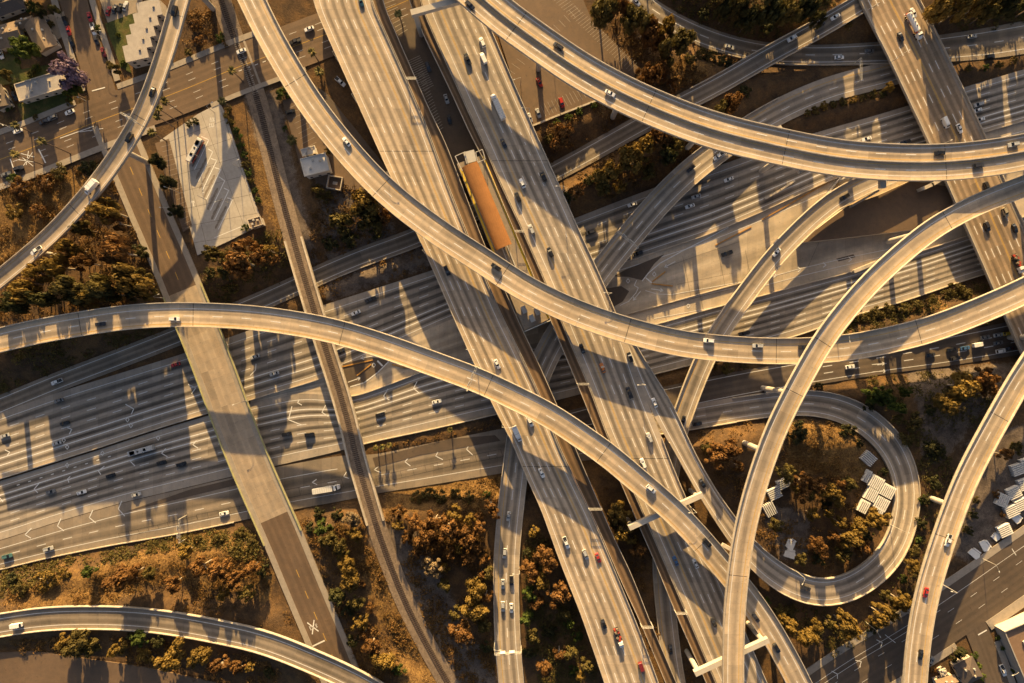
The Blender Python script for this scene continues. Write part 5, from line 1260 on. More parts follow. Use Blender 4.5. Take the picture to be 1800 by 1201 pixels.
# ------------------------------------------------------------------ vegetation
R3 = random.Random(5)
def crown_mesh(seed, mat, kind='round', n=900):
    """many small leaf faces spread through lumps of a unit crown (radius 1, height 1)"""
    q = random.Random(seed); mb = MB(); lumps = []
    nl = {'round': 20, 'loose': 13, 'tall': 12, 'shrub': 12}[kind]
    for k in range(nl):
        a = q.uniform(0, 6.28); rr = q.uniform(.15, .68) ** .8; z = q.uniform(.42, .86)
        if kind == 'shrub': z = q.uniform(.25, .6)
        if kind == 'loose': rr = q.uniform(.3, .75)
        lumps.append((math.cos(a)*rr, math.sin(a)*rr, z, q.uniform(.13, .34)))
    lumps.append((0, 0, .8 if kind != 'shrub' else .55, .36))
    for i in range(n):
        l = q.choice(lumps)
        d = Vector((q.gauss(0,1), q.gauss(0,1), q.gauss(0,1) + .35)).normalized()
        rr = l[3] * q.uniform(.4, 1.2)
        c = Vector((l[0] + d.x*rr, l[1] + d.y*rr, l[2] + d.z*rr*.55))
        s = q.uniform(.03, .075)
        t = Vector((q.gauss(0,1), q.gauss(0,1), q.gauss(0,.6))).normalized(); u = d.cross(t)
        if u.length < .1: continue
        u.normalize(); t = (u.cross(d) + d*q.uniform(-.6,.6)).normalized()
        mb.add([c + u*s, c + t*s*1.15, c - u*s, c - t*s*1.15], [(0,1,2,3)])
    me = mb.mesh('crown', [mat]); return me, lumps
def trunk_mesh(seed, lumps, mat, th=.05):
    mb = MB(); q = random.Random(seed); top = Vector((q.uniform(-.08,.08), q.uniform(-.08,.08), .45))
    mb.tube([(0,0,-.06), (top.x*.5, top.y*.5, .22), top], [th*1.3, th, th*.75], 6)
    for l in lumps[:7]:
        e = Vector(l[:3]); m = (top + e)/2 + Vector((0,0,.05))
        mb.tube([top*.85, m, e], [th*.6, th*.4, th*.18], 5)
    return mb.mesh('trunk', [mat])
CR = {}
def crown(kind, col, v):
    k = (kind, col, v)
    if k not in CR:
        me, l = crown_mesh(hash((kind, v)) % 9999 if False else {'round':10,'loose':40,'tall':70,'shrub':100}[kind] + v, LEAF[col], kind, {'round': 3000, 'loose': 1900, 'tall': 1200, 'shrub': 1500}[kind])
        CR[k] = (me, trunk_mesh(v, l, M['palebark'] if col in ('rust','gold') else M['bark']))
    return CR[k]
CN = {'rust': 'rust-brown', 'gold': 'golden', 'olive': 'olive', 'green': 'green', 'dark': 'dark green', 'purple': 'purple-blossomed', 'pale': 'pale grey-brown'}
def tree(px, py, rpx, col, kind, place, axis='x', hk=1.0):
    rm = rpx / 3.62; h = (rm * 1.55 + 3.2) * hk
    if kind == 'shrub': h = rm * 1.1 + .8
    p = WG(px, py, h * .72)
    for n, rr in ROADS.items():      # keep trunks off the carriageways near the ground
        d = np.hypot(rr.C[:,0] - p[0], rr.C[:,1] - p[1]) - rr.hw; k = d.argmin()
        if d[k] < .6 and rr.C[k,2] - p[2] < 3:
            v = p[:2] - rr.C[k,:2]; v = v / (np.linalg.norm(v) + 1e-6); p[:2] += v * (.9 - d[k])
    z = gz(p[0], p[1])
    me, tm = crown(kind, col, R3.randrange(4))
    nm = 'shrub' if kind == 'shrub' else 'tree'
    root = empty(nm, (p[0], p[1], z), R3.uniform(0, 6.28))
    for n_, m_ in (('crown', me), ('trunk', tm)):
        o = bpy.data.objects.new(n_, m_); COL.objects.link(o); o.parent = root
        w_ = R3.uniform(.9, 1.12); o.scale = (rm*w_*1.08, rm*1.08/w_, h)
    size = 'big' if rpx >= 24 else ('small' if rpx < 15 else 'mid-sized')
    reg(root, f'{size} {CN[col]} {nm}', place, px, py, axis, nm, 'trees and shrubs around the interchange'); return root
ZONES = {  # px py radius colour shape

'in the top-left gardens': '52 128 9 dark shrub|100 122 9 green shrub|86 40 8 olive shrub|30 48 8 dark shrub|8 130 10 olive loose|20 152 7 dark shrub|118 178 8 olive shrub|95 108 7 dark shrub|70 20 9 dark loose|150 70 6 olive shrub|205 60 5 green shrub|180 110 6 olive shrub|215 110 6 green shrub|60 205 6 olive shrub|12 190 8 green shrub|110 14 9 dark loose|126 108 32 purple loose|37 88 24 green round|124 159 17 green round|199 119 10 olive loose|60 118 9 green shrub|20 8 10 green shrub|50 10 13 green shrub|65 12 11 olive shrub|385 64 10 green shrub|170 48 7 green shrub|20 -60 22 olive round|75 -90 24 olive round|-30 -30 22 olive round|110 -130 22 olive round|160 -60 16 olive loose|-40 120 20 olive round|60 -150 24 olive round|230 -60 16 olive round|380 -80 18 olive loose|340 40 12 rust shrub|350 70 12 rust shrub|330 90 8 olive shrub',  # trees outside the frame are unseen, added to shade the city street
'around the bus lot': '273 282 15 dark round|290 320 15 dark round|308 371 14 dark round|341 212 8 dark shrub|330 216 7 dark shrub|397 203 9 olive shrub|404 214 8 olive shrub|412 228 9 green shrub|418 240 8 green shrub|421 256 9 green shrub|428 272 9 green shrub|430 288 9 olive shrub|436 303 9 green shrub|440 318 8 olive shrub|446 334 8 green shrub|452 352 8 green shrub|400 190 8 olive shrub',
'on the bank left of the street bridge': '150 293 18 dark shrub|170 300 13 olive shrub|189 364 24 gold loose|196 438 30 rust round|115 435 18 gold round|91 466 24 gold round|38 512 22 gold round|115 508 28 olive round|168 503 25 olive round|224 492 27 gold round|60 520 14 gold loose|154 522 18 gold loose|240 510 15 dark shrub|205 385 16 rust loose|30 330 20 rust shrub|75 320 18 rust shrub|20 370 18 gold shrub|60 370 16 rust shrub|245 440 16 dark shrub|140 460 16 rust loose|12 300 12 green shrub|100 300 16 olive shrub|235 518 14 dark loose|185 515 18 dark loose|70 525 18 dark round|20 530 20 dark round|125 518 18 olive round|270 515 12 olive loose|255 480 14 olive loose|140 400 15 olive loose|60 480 18 gold loose',
'on the bank right of the street bridge': '420 459 30 rust round|371 447 17 olive round|432 428 16 rust loose|455 448 18 rust round|470 440 13 gold loose|395 480 18 dark shrub|405 505 15 olive shrub|365 480 12 dark shrub|480 455 12 rust shrub|430 400 9 green shrub',
'in the hollow under the central flyover': '636 358 28 gold round|646 388 24 olive round|597 392 22 olive round|674 381 18 rust round|559 336 12 olive loose|615 420 18 dark shrub|580 425 16 dark shrub|660 410 14 dark shrub|494 165 13 green shrub|505 150 9 green shrub|575 265 8 olive shrub|575 345 12 olive shrub|500 225 6 green shrub',
'above the freeway right of the decks': '988 234 24 rust round|1069 301 24 gold round|1111 280 26 gold round|1132 262 22 gold round|1160 240 24 rust round|1062 325 17 olive round|1016 334 15 rust loose|1090 325 14 gold loose|1000 345 15 dark shrub|1175 270 18 dark round|1190 255 15 olive round|1035 315 14 dark shrub|1140 300 16 olive round|965 245 10 olive shrub|1000 205 8 green shrub|1020 195 8 green shrub|1045 184 8 green shrub|980 214 8 green shrub',
'on the top-right slope': '1062 14 26 olive round|1090 7 22 rust round|1118 31 24 olive round|1135 45 20 gold round|1149 60 22 rust round|1170 52 20 gold round|1188 78 28 olive round|1205 70 18 olive round|1139 133 24 rust round|1160 130 18 rust loose|1289 178 20 rust round|1270 190 15 olive loose|1235 92 12 olive shrub|1251 98 13 olive shrub|1268 104 13 olive shrub|1285 110 12 dark shrub|1170 110 14 rust shrub|1215 100 12 olive shrub|1310 160 13 dark shrub|1185 150 14 rust loose',
'along the top edge at right': '1655 15 19 gold round|1690 12 20 gold round|1718 8 18 gold round|1740 18 16 olive round|1775 10 18 dark round|1640 25 12 olive shrub|1494 44 9 gold shrub|1360 15 22 dark round|1390 20 20 olive round|1420 10 20 dark round|1320 30 20 dark round|1280 15 18 dark round|1350 45 14 dark shrub|1240 20 16 dark shrub|1300 5 18 olive round|1350 -40 24 dark round|1420 -35 24 dark round|1480 -50 24 olive round|1260 -40 24 dark round|1690 -40 24 olive round|1740 -35 24 dark round|1790 -30 24 olive round|1830 0 22 dark round|1440 30 14 dark loose|1150 -90 24 olive loose|1230 -115 24 dark loose|1320 -110 24 olive loose|1400 -120 24 dark loose|1480 -120 24 olive loose|1560 -110 22 dark loose|1110 -110 20 olive loose',  # rows beyond the top edge are unseen trees, added to shade the ramps
'on the strip beside the upper bridge': '1564 152 10 gold round|1420 194 8 olive shrub|1435 190 9 olive shrub|1452 185 9 gold shrub|1468 181 9 olive shrub|1485 177 9 olive shrub|1502 174 9 gold shrub|1520 170 9 olive shrub|1538 165 9 olive shrub|1555 165 8 dark shrub|1705 120 8 olive shrub|1735 117 8 green shrub|1760 112 8 olive shrub|1785 105 9 gold shrub',
'between frontage road and loop': '1536 694 18 green round|1557 697 18 green round|1567 711 14 green round|1594 689 11 green round|1588 720 10 green round|1697 680 26 gold round|1732 666 24 rust round|1672 711 22 gold round|1742 682 18 rust loose|1403 760 22 dark shrub|1494 760 16 dark shrub|1440 675 9 dark shrub|1610 740 18 olive shrub|1640 720 14 dark shrub|1600 770 18 olive shrub|1640 790 18 dark shrub|1530 712 14 dark shrub|1580 738 10 olive loose',
'on the green slope above the frontage road': '1500 560 13 olive shrub|1520 553 14 olive shrub|1545 550 15 olive shrub|1565 545 14 olive shrub|1590 545 14 olive shrub|1615 538 15 olive shrub|1645 525 8 olive shrub|1686 507 16 olive shrub|1700 515 14 olive shrub|1670 515 12 olive shrub|1740 560 14 dark shrub|1490 570 10 olive shrub|1280 650 14 olive shrub|1310 640 12 olive shrub|1255 645 10 gold shrub',
'on the lower-left freeway bank': '75 1022 25 gold shrub|156 1005 12 green loose|206 1022 24 rust round|230 1012 18 rust loose|322 973 14 gold loose|350 1000 20 rust loose|300 1030 16 rust loose|380 1005 20 rust loose|410 1020 18 rust round|440 1000 14 rust loose|430 1045 15 olive loose|460 1005 13 dark shrub|260 1010 12 olive loose|110 1010 12 gold shrub|30 1040 15 olive shrub|390 1045 12 gold loose|345 950 12 olive shrub|420 940 14 olive shrub|380 950 14 olive shrub|440 950 12 olive shrub|15 1020 15 dark shrub',
'below the bottom-left ramp': '133 1134 23 olive round|110 1130 16 gold loose|160 1138 15 olive round|206 1141 16 gold round|252 1155 15 gold loose|297 1162 23 gold round|350 1155 18 gold round|385 1169 18 rust round|418 1173 14 rust round|245 1124 16 green round|440 1175 10 gold loose|312 1130 11 gold loose|335 1165 12 gold loose|275 1130 14 dark shrub|225 1122 10 dark shrub|470 1185 12 dark shrub',
'between street bridge and railway': '608 998 18 gold round|615 1026 18 gold round|566 928 16 green loose|615 914 18 pale round|622 942 14 gold loose|575 950 15 olive round|595 960 15 olive loose|650 1138 18 rust round|678 1166 16 gold round|632 1096 16 gold round|625 1060 15 olive round|590 1050 15 dark round|660 1160 14 gold loose|640 1115 12 rust loose|600 975 12 olive loose|560 905 14 dark shrub|590 905 14 dark shrub|545 930 12 dark shrub|610 1075 15 dark shrub|635 1030 10 rust shrub|650 1070 10 rust shrub|700 1180 14 green shrub|620 1130 15 dark shrub',
'between railway and low ramp': '715 945 13 rust loose|735 960 12 rust loose|700 925 11 gold loose|775 950 13 rust loose|805 965 12 gold loose|835 965 12 rust loose|850 985 11 rust loose|870 905 11 rust loose|825 915 12 gold loose|780 1000 11 gold loose|845 1010 11 rust loose|734 875 15 olive shrub|755 872 14 olive shrub|775 876 15 olive shrub|800 870 13 olive shrub|822 875 12 olive shrub|748 942 22 rust round|786 931 22 rust round|820 945 20 rust round|765 915 18 rust loose|800 905 15 gold loose|725 920 18 rust loose|700 900 14 rust loose|845 930 14 rust loose|760 996 20 pale round|790 975 15 rust loose|820 985 15 rust loose|835 1040 22 gold round|832 1075 22 gold round|807 1113 21 rust round|800 1080 12 olive loose|855 1050 14 rust loose|850 1100 14 olive round|855 1140 13 dark shrub|840 910 12 rust shrub|862 890 14 rust loose|780 1030 13 olive loose|740 970 14 rust loose|765 960 13 rust loose|858 1010 13 olive loose|855 870 8 green shrub',
'between low ramp and left deck': '939 935 11 gold round|960 984 22 rust round|932 1005 18 rust round|981 1047 23 rust round|957 1176 17 rust round|1016 1120 13 green shrub|1000 1095 11 green loose|950 1025 17 gold loose|930 1045 14 green round|925 1090 14 green round|935 1120 15 olive loose|990 1080 14 olive loose|1000 1150 15 olive loose|1030 1170 14 olive loose|1020 1190 10 gold loose|960 960 12 olive shrub|925 975 12 dark shrub|965 1110 14 dark shrub|985 1150 14 rust loose|930 1150 13 dark shrub|945 1060 15 rust loose|1010 1180 12 green shrub',
'between the two straight decks': '1090 903 21 gold round|1097 935 18 gold round|1121 970 15 rust round|1080 920 12 olive loose|1110 950 12 gold loose',
'inside the loop ramp': '1261 802 24 rust round|1290 790 18 rust loose|1245 790 12 olive loose|1462 865 18 gold round|1440 855 16 rust loose|1475 880 15 gold loose|1413 872 16 rust loose|1497 952 22 gold round|1441 963 18 rust round|1515 928 16 gold round|1546 914 20 gold round|1480 920 13 gold loose|1430 905 12 gold loose|1456 900 11 gold loose|1470 945 13 rust loose|1520 965 15 rust loose|1485 975 15 olive round|1385 835 18 olive loose|1410 845 16 rust loose|1495 850 14 olive loose|1440 985 14 dark shrub|1410 985 12 olive loose|1455 885 14 dark shrub|1400 860 10 gold loose|1530 945 14 dark shrub|1425 870 13 olive loose|1300 820 12 rust loose|1475 850 12 rust loose|1555 830 11 dark shrub|1365 925 14 olive loose|1515 780 10 dark shrub',
'between loop ramp and lower street': '1550 1082 20 gold round|1487 1099 22 gold round|1504 1115 14 gold loose|1438 1103 12 gold loose|1420 1124 16 gold round|1392 1106 15 gold round|1606 998 14 gold round|1585 1057 19 gold round|1560 1050 12 olive loose|1375 1075 14 olive shrub|1350 1060 10 green shrub|1460 1095 12 olive loose|1590 1020 10 green shrub|1610 970 12 olive shrub|1625 920 14 dark shrub|1632 880 12 dark shrub|1620 880 10 green shrub|1650 850 14 dark shrub|1535 1105 12 dark shrub|1600 1060 12 gold loose|1570 1085 11 gold loose|1380 1090 10 gold loose|1655 800 14 dark shrub|1618 950 9 green shrub|1432 1125 13 gold loose',
'in the storage yard at right': '1755 870 9 rust shrub|1768 800 13 rust loose|1715 905 11 dark shrub|1708 935 10 dark shrub|1765 905 6 rust shrub|1720 880 8 olive shrub|1790 790 15 olive shrub|1700 930 9 olive shrub',
'around the bottom-right corner': '1690 1150 12 dark round|1715 1155 9 green shrub|1722 1175 10 green shrub|1728 1192 9 green shrub|1757 1122 6 green shrub|1766 1140 6 green shrub|1680 1160 9 dark shrub|1785 1180 6 green shrub|1644 1180 9 rust shrub',
}
TALL = {'on the bank left of the street bridge': 1.9, 'on the bank right of the street bridge': 1.4, 'in the hollow under the central flyover': 1.35, 'above the freeway right of the decks': 1.3, 'on the top-right slope': 1.5, 'along the top edge at right': 1.75, 'in the top-left gardens': 1.2, 'below the bottom-left ramp': .9, 'on the lower-left freeway bank': 1.35, 'between railway and low ramp': 1.2}
for pl, s_ in ZONES.items():
    for q in s_.split('|'):
        x, y, rr, c, k = q.split(); tree(float(x), float(y), float(rr), c, k, pl, 'x', TALL.get(pl, 1.15))
# ---- palms
def palm_mesh(seed, n=30):
    q = random.Random(seed); mb = MB()
    for i in range(n):
        a = 6.283 * i / n + q.uniform(-.15, .15); el = q.uniform(-.5, 1.1); L = q.uniform(1.7, 2.3)
        P = []
        for t in (0, .3, .6, .85, 1.0):
            rr = L * t * math.cos(el * (1 - .45 * t)); z = L * t * math.sin(el) - .9 * t * t * L * .5; P.append(Vector((math.cos(a)*rr, math.sin(a)*rr, z)))
        nrm = Vector((-math.sin(a), math.cos(a), 0))
        for k, (w0, w1) in enumerate(((.06,.26),(.26,.36),(.36,.28),(.28,.06))):
            for s in (-1, 1):
                d0, d1 = nrm*s*w0 - Vector((0,0,w0*.35)), nrm*s*w1 - Vector((0,0,w1*.35))
                mb.add([P[k], P[k] + d0, P[k+1] + d1, P[k+1]], [(0,1,2,3)])
    return mb.mesh('fronds', [LEAF['palm']])
PM = [palm_mesh(k) for k in range(3)]
def palm(px, py, h, place, sc=1.0):
    p = WG(px, py, h); root = empty('palm_tree', p); k = R3.randrange(3)
    mb = MB(); mb.tube([(0,0,-.3), (.1,.05,h*.5), (0,0,h)], [.34, .24, .2], 7); mb.obj('trunk', M['bark'], root)
    o = bpy.data.objects.new('fronds', PM[k]); COL.objects.link(o); o.parent = root; o.location = (0, 0, h); o.scale = (sc, sc, sc); o.rotation_euler = (0, 0, R3.uniform(0, 6))
    mb = MB()
    for i in range(16):
        a = i * .39; mb.tube([(0,0,h-.1), (math.cos(a)*.5*sc, math.sin(a)*.5*sc, h-.6), (math.cos(a)*.45*sc, math.sin(a)*.45*sc, h-1.5)], [.1,.16,.04], 4)
    mb.obj('dead_fronds', M['wood'], root)
    reg(root, 'slender palm tree' if h > 9 else 'short bushy palm', place, px, py, 'x', 'palm tree', 'palm trees near the city street')
for x, y, h in ((72,248,19),(25,271,18),(26,220,10)): palm(x, y, h, 'along the top-left street')
for x, y, h in ((289,178,16),(278,191,16),(275,204,15),(266,233,13)): palm(x, y, h, 'beside the narrow flyover and bus lot')
for x, y, h in ((390,177,9),(407,124,12),(548,91,11),(700,24,12)): palm(x, y, h, 'near the city street, further right')
palm(512, 246, 5, 'left of the central flyover', 1.3); palm(561, 126, 3, 'between central flyover and left deck', 1.2)
for x, y in ((660,788),(672,786),(684,783),(791,756)): palm(x, y, 5, 'on the strip below the eastbound lanes', .75)

# ---- scrub and dry grass: uncountable ground cover
def pip(x, y, P):
    c = False; n = len(P)
    for i in range(n):
        a, b = P[i], P[(i+1) % n]
        if (a[1] > y) != (b[1] > y) and x < (b[0]-a[0]) * (y-a[1]) / (b[1]-a[1]) + a[0]: c = not c
    return c
LOWR = [r for n, r in ROADS.items()]
def blocked(x, y, z):
    for r in LOWR:
        d = np.hypot(r.C[::2,0] - x, r.C[::2,1] - y) - r.hw[::2]; k = d.argmin()
        if d[k] < 1.0 and r.C[::2,2][k] - z < 2.5: return True
    return False
def vn(x, y): return math.sin(x*.13 + 1.7*math.sin(y*.09)) + math.sin(y*.17 + 1.3*math.sin(x*.11 + 2)) + .6*math.sin(x*.41 + y*.37)
def scrub(name, label, pts, dens, mat, size=(.35, .8), nq=12, thr=-.2):
    P = [tuple(WG(x, y)[:2]) for x, y in pts]; A = np.array(P); x0, y0 = A.min(0); x1, y1 = A.max(0)
    n = int((x1-x0) * (y1-y0) * dens * 2.9); mb = MB()
    for _ in range(n):
        x, y = R3.uniform(x0, x1), R3.uniform(y0, y1)
        if vn(x, y) < thr + R3.uniform(-.8,.8) or not pip(x, y, P): continue
        z = gz(x, y)
        if blocked(x, y, z): continue
        s = R3.uniform(*size); rr = s * R3.uniform(1.0, 2.8); nk = nq
        if nq >= 12 and R3.random() < .16: rr = R3.uniform(1.5, 2.9); nk = int(nq * 4.5); s = R3.uniform(.4, .7)
        for k in range(nk):
            a = R3.uniform(0, 6.28); e = R3.uniform(0, 1); d = rr * math.sqrt(R3.random())
            c = Vector((x + math.cos(a)*d, y + math.sin(a)*d, z + .1 + rr*.9*(1 - (d/rr)**2) * R3.uniform(.4, 1)))
            u = Vector((R3.gauss(0,1), R3.gauss(0,1), R3.gauss(0,.7))).normalized() * s * .55; v = Vector((R3.gauss(0,1), R3.gauss(0,1), R3.gauss(0,.7))).normalized() * s * .55
            mb.add([c + u, c + v, c - u, c - v], [(0,1,2,3)])
    if mb.n: tag(mb.obj(name, mat), label, 'ground cover', None, 'stuff')
scrub('scrub', 'dark green scrub along the lower freeway edge at left', [(0,1003),(100,985),(330,940),(440,925),(470,985),(430,985),(380,965),(300,965),(200,990),(100,1015),(0,1050)], .22, M['scrub_green'], (.4,.9), 12, -1.2)
scrub('scrub', 'rust scrub on the lower-left freeway bank', [(0,1040),(150,1000),(470,975),(520,1090),(470,1110),(380,1085),(250,1060),(0,1070)], .12, M['scrub'])
scrub('scrub', 'brown scrub below the bottom-left ramp', [(0,1125),(250,1118),(440,1150),(560,1201),(430,1210),(250,1170),(60,1145),(0,1150)], .12, M['scrub'])
scrub('scrub', 'brown scrub on the bank left of the street bridge', [(-20,330),(190,280),(235,330),(285,530),(150,555),(-20,560)], .13, M['scrub'], thr=-.4)
scrub('scrub', 'dark scrub under the arched flyover at left', [(-20,600),(280,580),(250,610),(100,660),(-20,700)], .15, M['scrub_green'], thr=-1.0)
scrub('scrub', 'rust scrub between street bridge and railway', [(500,900),(640,925),(700,1060),(760,1210),(650,1210),(580,1060)], .14, M['scrub'], thr=-.6)
scrub('scrub', 'rust scrub between railway and low ramp', [(670,900),(700,880),(880,830),(865,1000),(870,1210),(810,1210),(740,1070)], .15, M['scrub'], thr=-.3)
scrub('scrub', 'green scrub between low ramp and left deck', [(925,890),(985,1010),(1060,1210),(925,1210)], .16, M['scrub_green'], thr=-.6)
scrub('scrub', 'brown scrub in the gap between the straight decks', [(1055,840),(1110,930),(1160,1060),(1230,1210),(1180,1210),(1090,1000)], .1, M['scrub'])
scrub('scrub', 'brown scrub inside the loop ramp', [(1210,760),(1400,725),(1500,745),(1560,830),(1570,900),(1500,990),(1420,1005),(1350,960),(1250,830)], .1, M['scrub'], thr=.1)
scrub('scrub', 'olive scrub outside the loop ramp', [(1500,665),(1790,640),(1690,780),(1660,950),(1600,1060),(1450,1190),(1400,1170),(1350,1050),(1460,1080),(1590,1010),(1630,860),(1590,760)], .1, M['scrub_green'], thr=-.3)
scrub('scrub', 'dark scrub above the freeway right of the decks', [(950,225),(1060,178),(1240,195),(1210,290),(1010,375)], .14, M['scrub'], thr=-.5)
scrub('scrub', 'dark scrub on the shaded top-right hillside', [(1130,-20),(1500,-20),(1430,40),(1340,85),(1260,60)], .16, M['scrub_green'], thr=-1.0)
scrub('scrub', 'rust scrub on the slope below the top-right trees', [(1060,20),(1230,80),(1330,120),(1220,165),(1130,150)], .12, M['scrub'], thr=-.4)
scrub('scrub', 'dark scrub on the hillside right of the upper bridge', [(1640,-20),(1820,-20),(1820,45),(1690,60)], .16, M['scrub_green'], thr=-1.0)
scrub('scrub', 'green scrub on the slope above the frontage road', [(1480,565),(1600,532),(1760,490),(1700,530),(1600,560),(1480,592)], .2, M['scrub_green'], thr=-1.0)
scrub('scrub', 'dark scrub in the hollow under the central flyover', [(545,330),(690,320),(735,400),(600,455),(555,470)], .14, M['scrub'], thr=-.6)
scrub('scrub', 'dark scrub between bus lot and freeway', [(345,455),(500,400),(520,480),(380,545)], .14, M['scrub_green'], thr=-.6)
scrub('scrub', 'dark scrub and weeds around the top-left houses', [(-20,-20),(110,-20),(150,120),(165,190),(20,215),(-20,200)], .05, M['scrub_green'], (.3,.6), 10, -.2)
scrub('scrub', 'dark scrub beside the city street north of the tracks', [(320,20),(400,10),(420,90),(330,110)], .12, M['scrub'], thr=-.8)
scrub('scrub', 'low scrub on the strip below the eastbound lanes', [(650,790),(880,735),(890,750),(660,806)], .2, M['scrub'], (.3,.6), 10, -1.5)
scrub('scrub', 'dry shrubs along the strip left of the decks above the freeway', [(560,500),(760,425),(760,470),(570,530)], .06, M['scrub'], (.3,.6))
GOLD = {'golden dry grass tufts on the lower-left bank': [(20,1040),(160,1005),(345,925),(365,930),(450,960),(480,1020),(430,1040),(200,1060),(60,1068)], 'golden dry grass tufts right of the railway bridge': [(668,865),(760,850),(875,825),(885,850),(850,905),(790,898),(680,905)],
        'golden dry grass tufts inside the loop ramp': [(1385,740),(1500,745),(1530,800),(1505,850),(1455,840),(1380,820)], 'ochre dry grass tufts left of the railway': [(635,985),(672,960),(700,1040),(770,1150),(790,1210),(720,1210)], 'brown dry grass tufts at the far left': [(0,335),(120,300),(190,330),(110,400),(0,460)]}
for lb, pts in GOLD.items(): scrub('dry_grass', lb, pts, .3, M['grass_tuft'], (.2,.45), 8, -1.2)

# ------------------------------------------------------------------ lamps and signs
def lamp(px, py, h, ang, place, axis='x', rn=None, arm=3.0, noun='grey street lamp'):
    """px, py = lamp head seen in the photo; ang = arm direction in degrees"""
    a = math.radians(ang)
    if rn:
        r = ROADS[rn]; z = 10
        for _ in range(4):
            p = W(px, py, z + h); k = np.hypot(r.C[:,0]-p[0], r.C[:,1]-p[1]).argmin(); z = r.C[k,2]
        p = W(px, py, z + h)
        # foot stands on the nearer parapet
        e = min((r.E0[k], r.E1[k]), key=lambda q: np.hypot(q[0]-p[0], q[1]-p[1])); b = np.array([e[0], e[1], z])
        inw = r.C[k,:2] - e[:2]; a = math.atan2(inw[1], inw[0]); z += .9
    else:
        p = WG(px, py, h); z = p[2]; b = np.array([p[0] - math.cos(a)*arm, p[1] - math.sin(a)*arm, z]); z = gz(b[0], b[1])
    root = empty('street_lamp', (b[0], b[1], z), a)
    mb = MB(); mb.tube([(0,0,-.2), (0,0,h*.6), (0,0,h)], [.16,.12,.08], 7); mb.obj('pole', M['metal'], root)
    mb = MB(); mb.tube([(0,0,h-.05), (arm*.5,0,h+.35), (arm,0,h+.4)], [.07,.06,.05], 6); mb.obj('arm', M['metal'], root)
    mb = MB(); mb.box((arm+.3,0,h+.3), (.9,.4,.22), 0, 0, (.8,.7)); mb.obj('lamp_head', M['lamp'], root)
    reg(root, noun, place, px, py, axis, 'street lamp', 'street lamps')
for x, y, h, an in ((5,220,9,-30),(137,171,9,-35),(372,181,9,30),(176,55,8,0)): lamp(x, y, h, an, 'along the top-left street')
for x, y, h, an in ((291,329,8,160),(283,365,8,180),(345,263,9,20),(357,340,9,20),(380,355,7,200),(418,282,8,30)): lamp(x, y, h, an, 'around the bus lot', 'y')
for q in ((612,102),(645,178),(694,312),(770,455),(845,628),(897,770)): lamp(*q, 10, 0, 'along the left straight deck', 'y', 'L', 3.2)
for q in ((915,172),(985,308),(1063,500),(1142,660),(1262,868)): lamp(*q, 10, 0, 'along the right straight deck', 'y', 'R', 3.2)
for q in ((1487,590),(1010,560),(560,205)): lamp(*q, 9, 0, 'on the long central flyover', 'x', 'B', 2.6)
for q in ((250,224),): lamp(*q, 9, 0, 'at the bend of the narrow top-left flyover', 'x', 'A', 2.6)
for q in ((1572,925),(1412,1018)): lamp(*q, 9, 0, 'on the loop ramp', 'x', 'J', 2.6)
for q in ((1598,92),(1672,245)): lamp(*q, 9, 0, 'on the wide upper-right bridge', 'y', 'Q', 2.6)
for q in ((440,702),(300,512)): lamp(*q, 8, 0, 'on the green-edged street bridge', 'y', 'M', 2.6)
for q in ((1667,1035),): lamp(*q, 9, 0, 'on the bottom-right corner flyover', 'y', 'G', 2.6)
for q in ((870,1140),(918,1012)): lamp(*q, 9, 0, 'on the low ramp at bottom centre', 'y', 'H2', 2.6)
for x, y, h, an in ((1755,1004,9,-70),(1620,1100,9,-60),(1546,1118,9,-60),(1780,1186,6,200)): lamp(x, y, h, an, 'by the bottom-right street')
for x, y, h, an in ((1090,10,9,200),(960,60,9,200),(905,140,9,200),(1010,110,9,200)): lamp(x, y, h, an, 'in the lot under the flyover')
def gantry(rn, py_or_px, label, axis='y', h=7.0, f=(0, 1), panels=((.25,.2),(.6,.2))):
    r = ROADS[rn]; C = r.C; q = (600.5 - C[:,1]*FPX/(CAMH-C[:,2])) if axis == 'y' else (900 + C[:,0]*FPX/(CAMH-C[:,2]))
    k = int(np.argmin(abs(q - py_or_px))); a, b = at(r, k, f[0]), at(r, k, f[1]); z = r.C[k,2]
    d = (b - a)[:2]; L = np.linalg.norm(d); an = math.atan2(d[1], d[0])
    root = empty('sign_gantry', (a[0], a[1], z), an); tag(root, label, 'sign gantry', 'overhead sign gantries')
    for x in (0, L):
        mb = MB(); mb.tube([(x,0,-.3),(x,0,h)], .2, 8); mb.obj('post', M['metal'], root)
    mb = MB()
    for dy, dz in ((-.35,0),(.35,0),(-.35,.9),(.35,.9)): mb.tube([(0,dy,h-.9+dz),(L,dy,h-.9+dz)], .07, 5)
    for i in range(int(L/1.6)):
        x = i*1.6; mb.tube([(x,-.35,h-.9),(x+.8,-.35,h),(x+1.6,-.35,h-.9)], .05, 4); mb.tube([(x,-.35,h),(x,.35,h)], .05, 4)
    mb.obj('truss', M['metal'], root)
    for f0, w_ in panels:
        mb = MB(); mb.box((L*(f0+w_/2), -.55, h-1.9), (L*w_, .12, 2.6)); mb.obj('sign_panel', M['lamp'], root)
gantry('C', 825, 'sign gantry spanning the arched flyover near the left deck', 'x')
gantry('A', 222, 'dark sign gantry across the narrow top-left flyover', 'y')
gantry('H2', 1140, 'sign gantry across the low ramp at bottom centre', 'y')
gantry('H2', 428, 'sign gantry across the low ramp above the median', 'y')
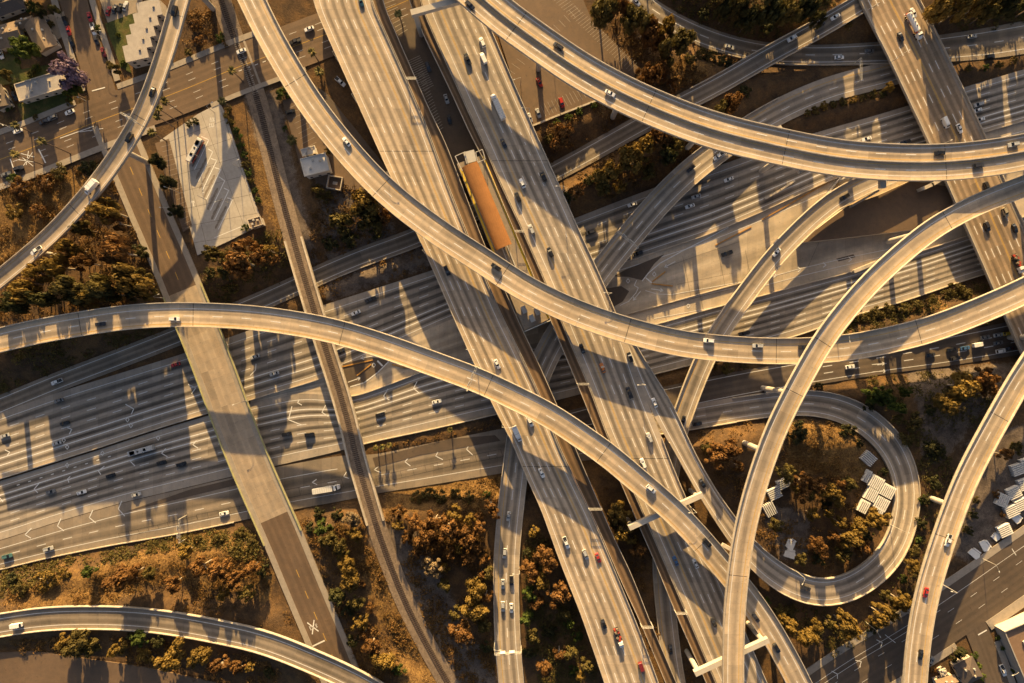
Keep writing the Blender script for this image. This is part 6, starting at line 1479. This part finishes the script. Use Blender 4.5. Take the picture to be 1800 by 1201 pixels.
gantry('S', 325, 'tall lattice sign gantry over the lower collector road', 'x', f=(.62, 1.15))
gantry('R1', 1500, 'lattice sign structure beside the top-right ramp road', 'x', f=(1.0, 2.0), panels=())
for rn, q, lb in (('RBUS', 412, 'small gantry pole over the right busway beside the canopy'), ('RBUS', 675, 'small gantry over the right busway below the platform'), ('RBUS', 1072, 'white gantry over the right busway near the bottom'), ('LBUS', 885, 'small gantry over the left busway near the low trees'), ('LBUS', 1098, 'small gantry over the left busway near the bottom'), ('LBUS', 152, 'small gantry over the left busway near the top')):
    gantry(rn, q, lb, 'y', 5.5, panels=())
# ------------------------------------------------------------------ light, camera
EL = math.radians(15.9); 
dirv = Vector((0.09 * 3.5, -3.5, -1.0)).normalized()
sun = bpy.data.lights.new('sun', 'SUN'); sun.energy = 5.0; sun.angle = math.radians(0.53); sun.color = (1.0, 0.68, 0.28)
so = bpy.data.objects.new('sun', sun); COL.objects.link(so); so.rotation_euler = dirv.to_track_quat('-Z', 'Y').to_euler(); so.location = (0, 200, 200)
w = bpy.data.worlds.new('World'); SC.world = w; w.use_nodes = True; nt = w.node_tree
sky = nt.nodes.new('ShaderNodeTexSky'); sky.sky_type = 'NISHITA'; sky.sun_disc = False
sky.ozone_density = 0.0; sky.dust_density = 4.0; sky.air_density = 0.7; sky.sun_elevation = EL; sky.sun_rotation = math.radians(-5.1)
nt.links.new(sky.outputs[0], nt.nodes['Background'].inputs[0]); nt.nodes['Background'].inputs[1].default_value = 0.06
cam = bpy.data.cameras.new('camera'); cam.sensor_width = 36.0; cam.lens = 36.0 * FPX / 1800.0; cam.clip_end = 6000; cam.clip_start = 1
co = bpy.data.objects.new('camera', cam); COL.objects.link(co); co.location = (0, 0, CAMH); co.rotation_euler = (0, 0, 0)
SC.camera = co
SC.view_settings.view_transform = 'Standard'; SC.view_settings.look = 'None'
SC.view_settings.exposure = 1.45; SC.view_settings.gamma = 1.0
SC.cycles.max_bounces = 5; SC.cycles.diffuse_bounces = 3; SC.cycles.use_denoising = True
finish_labels()
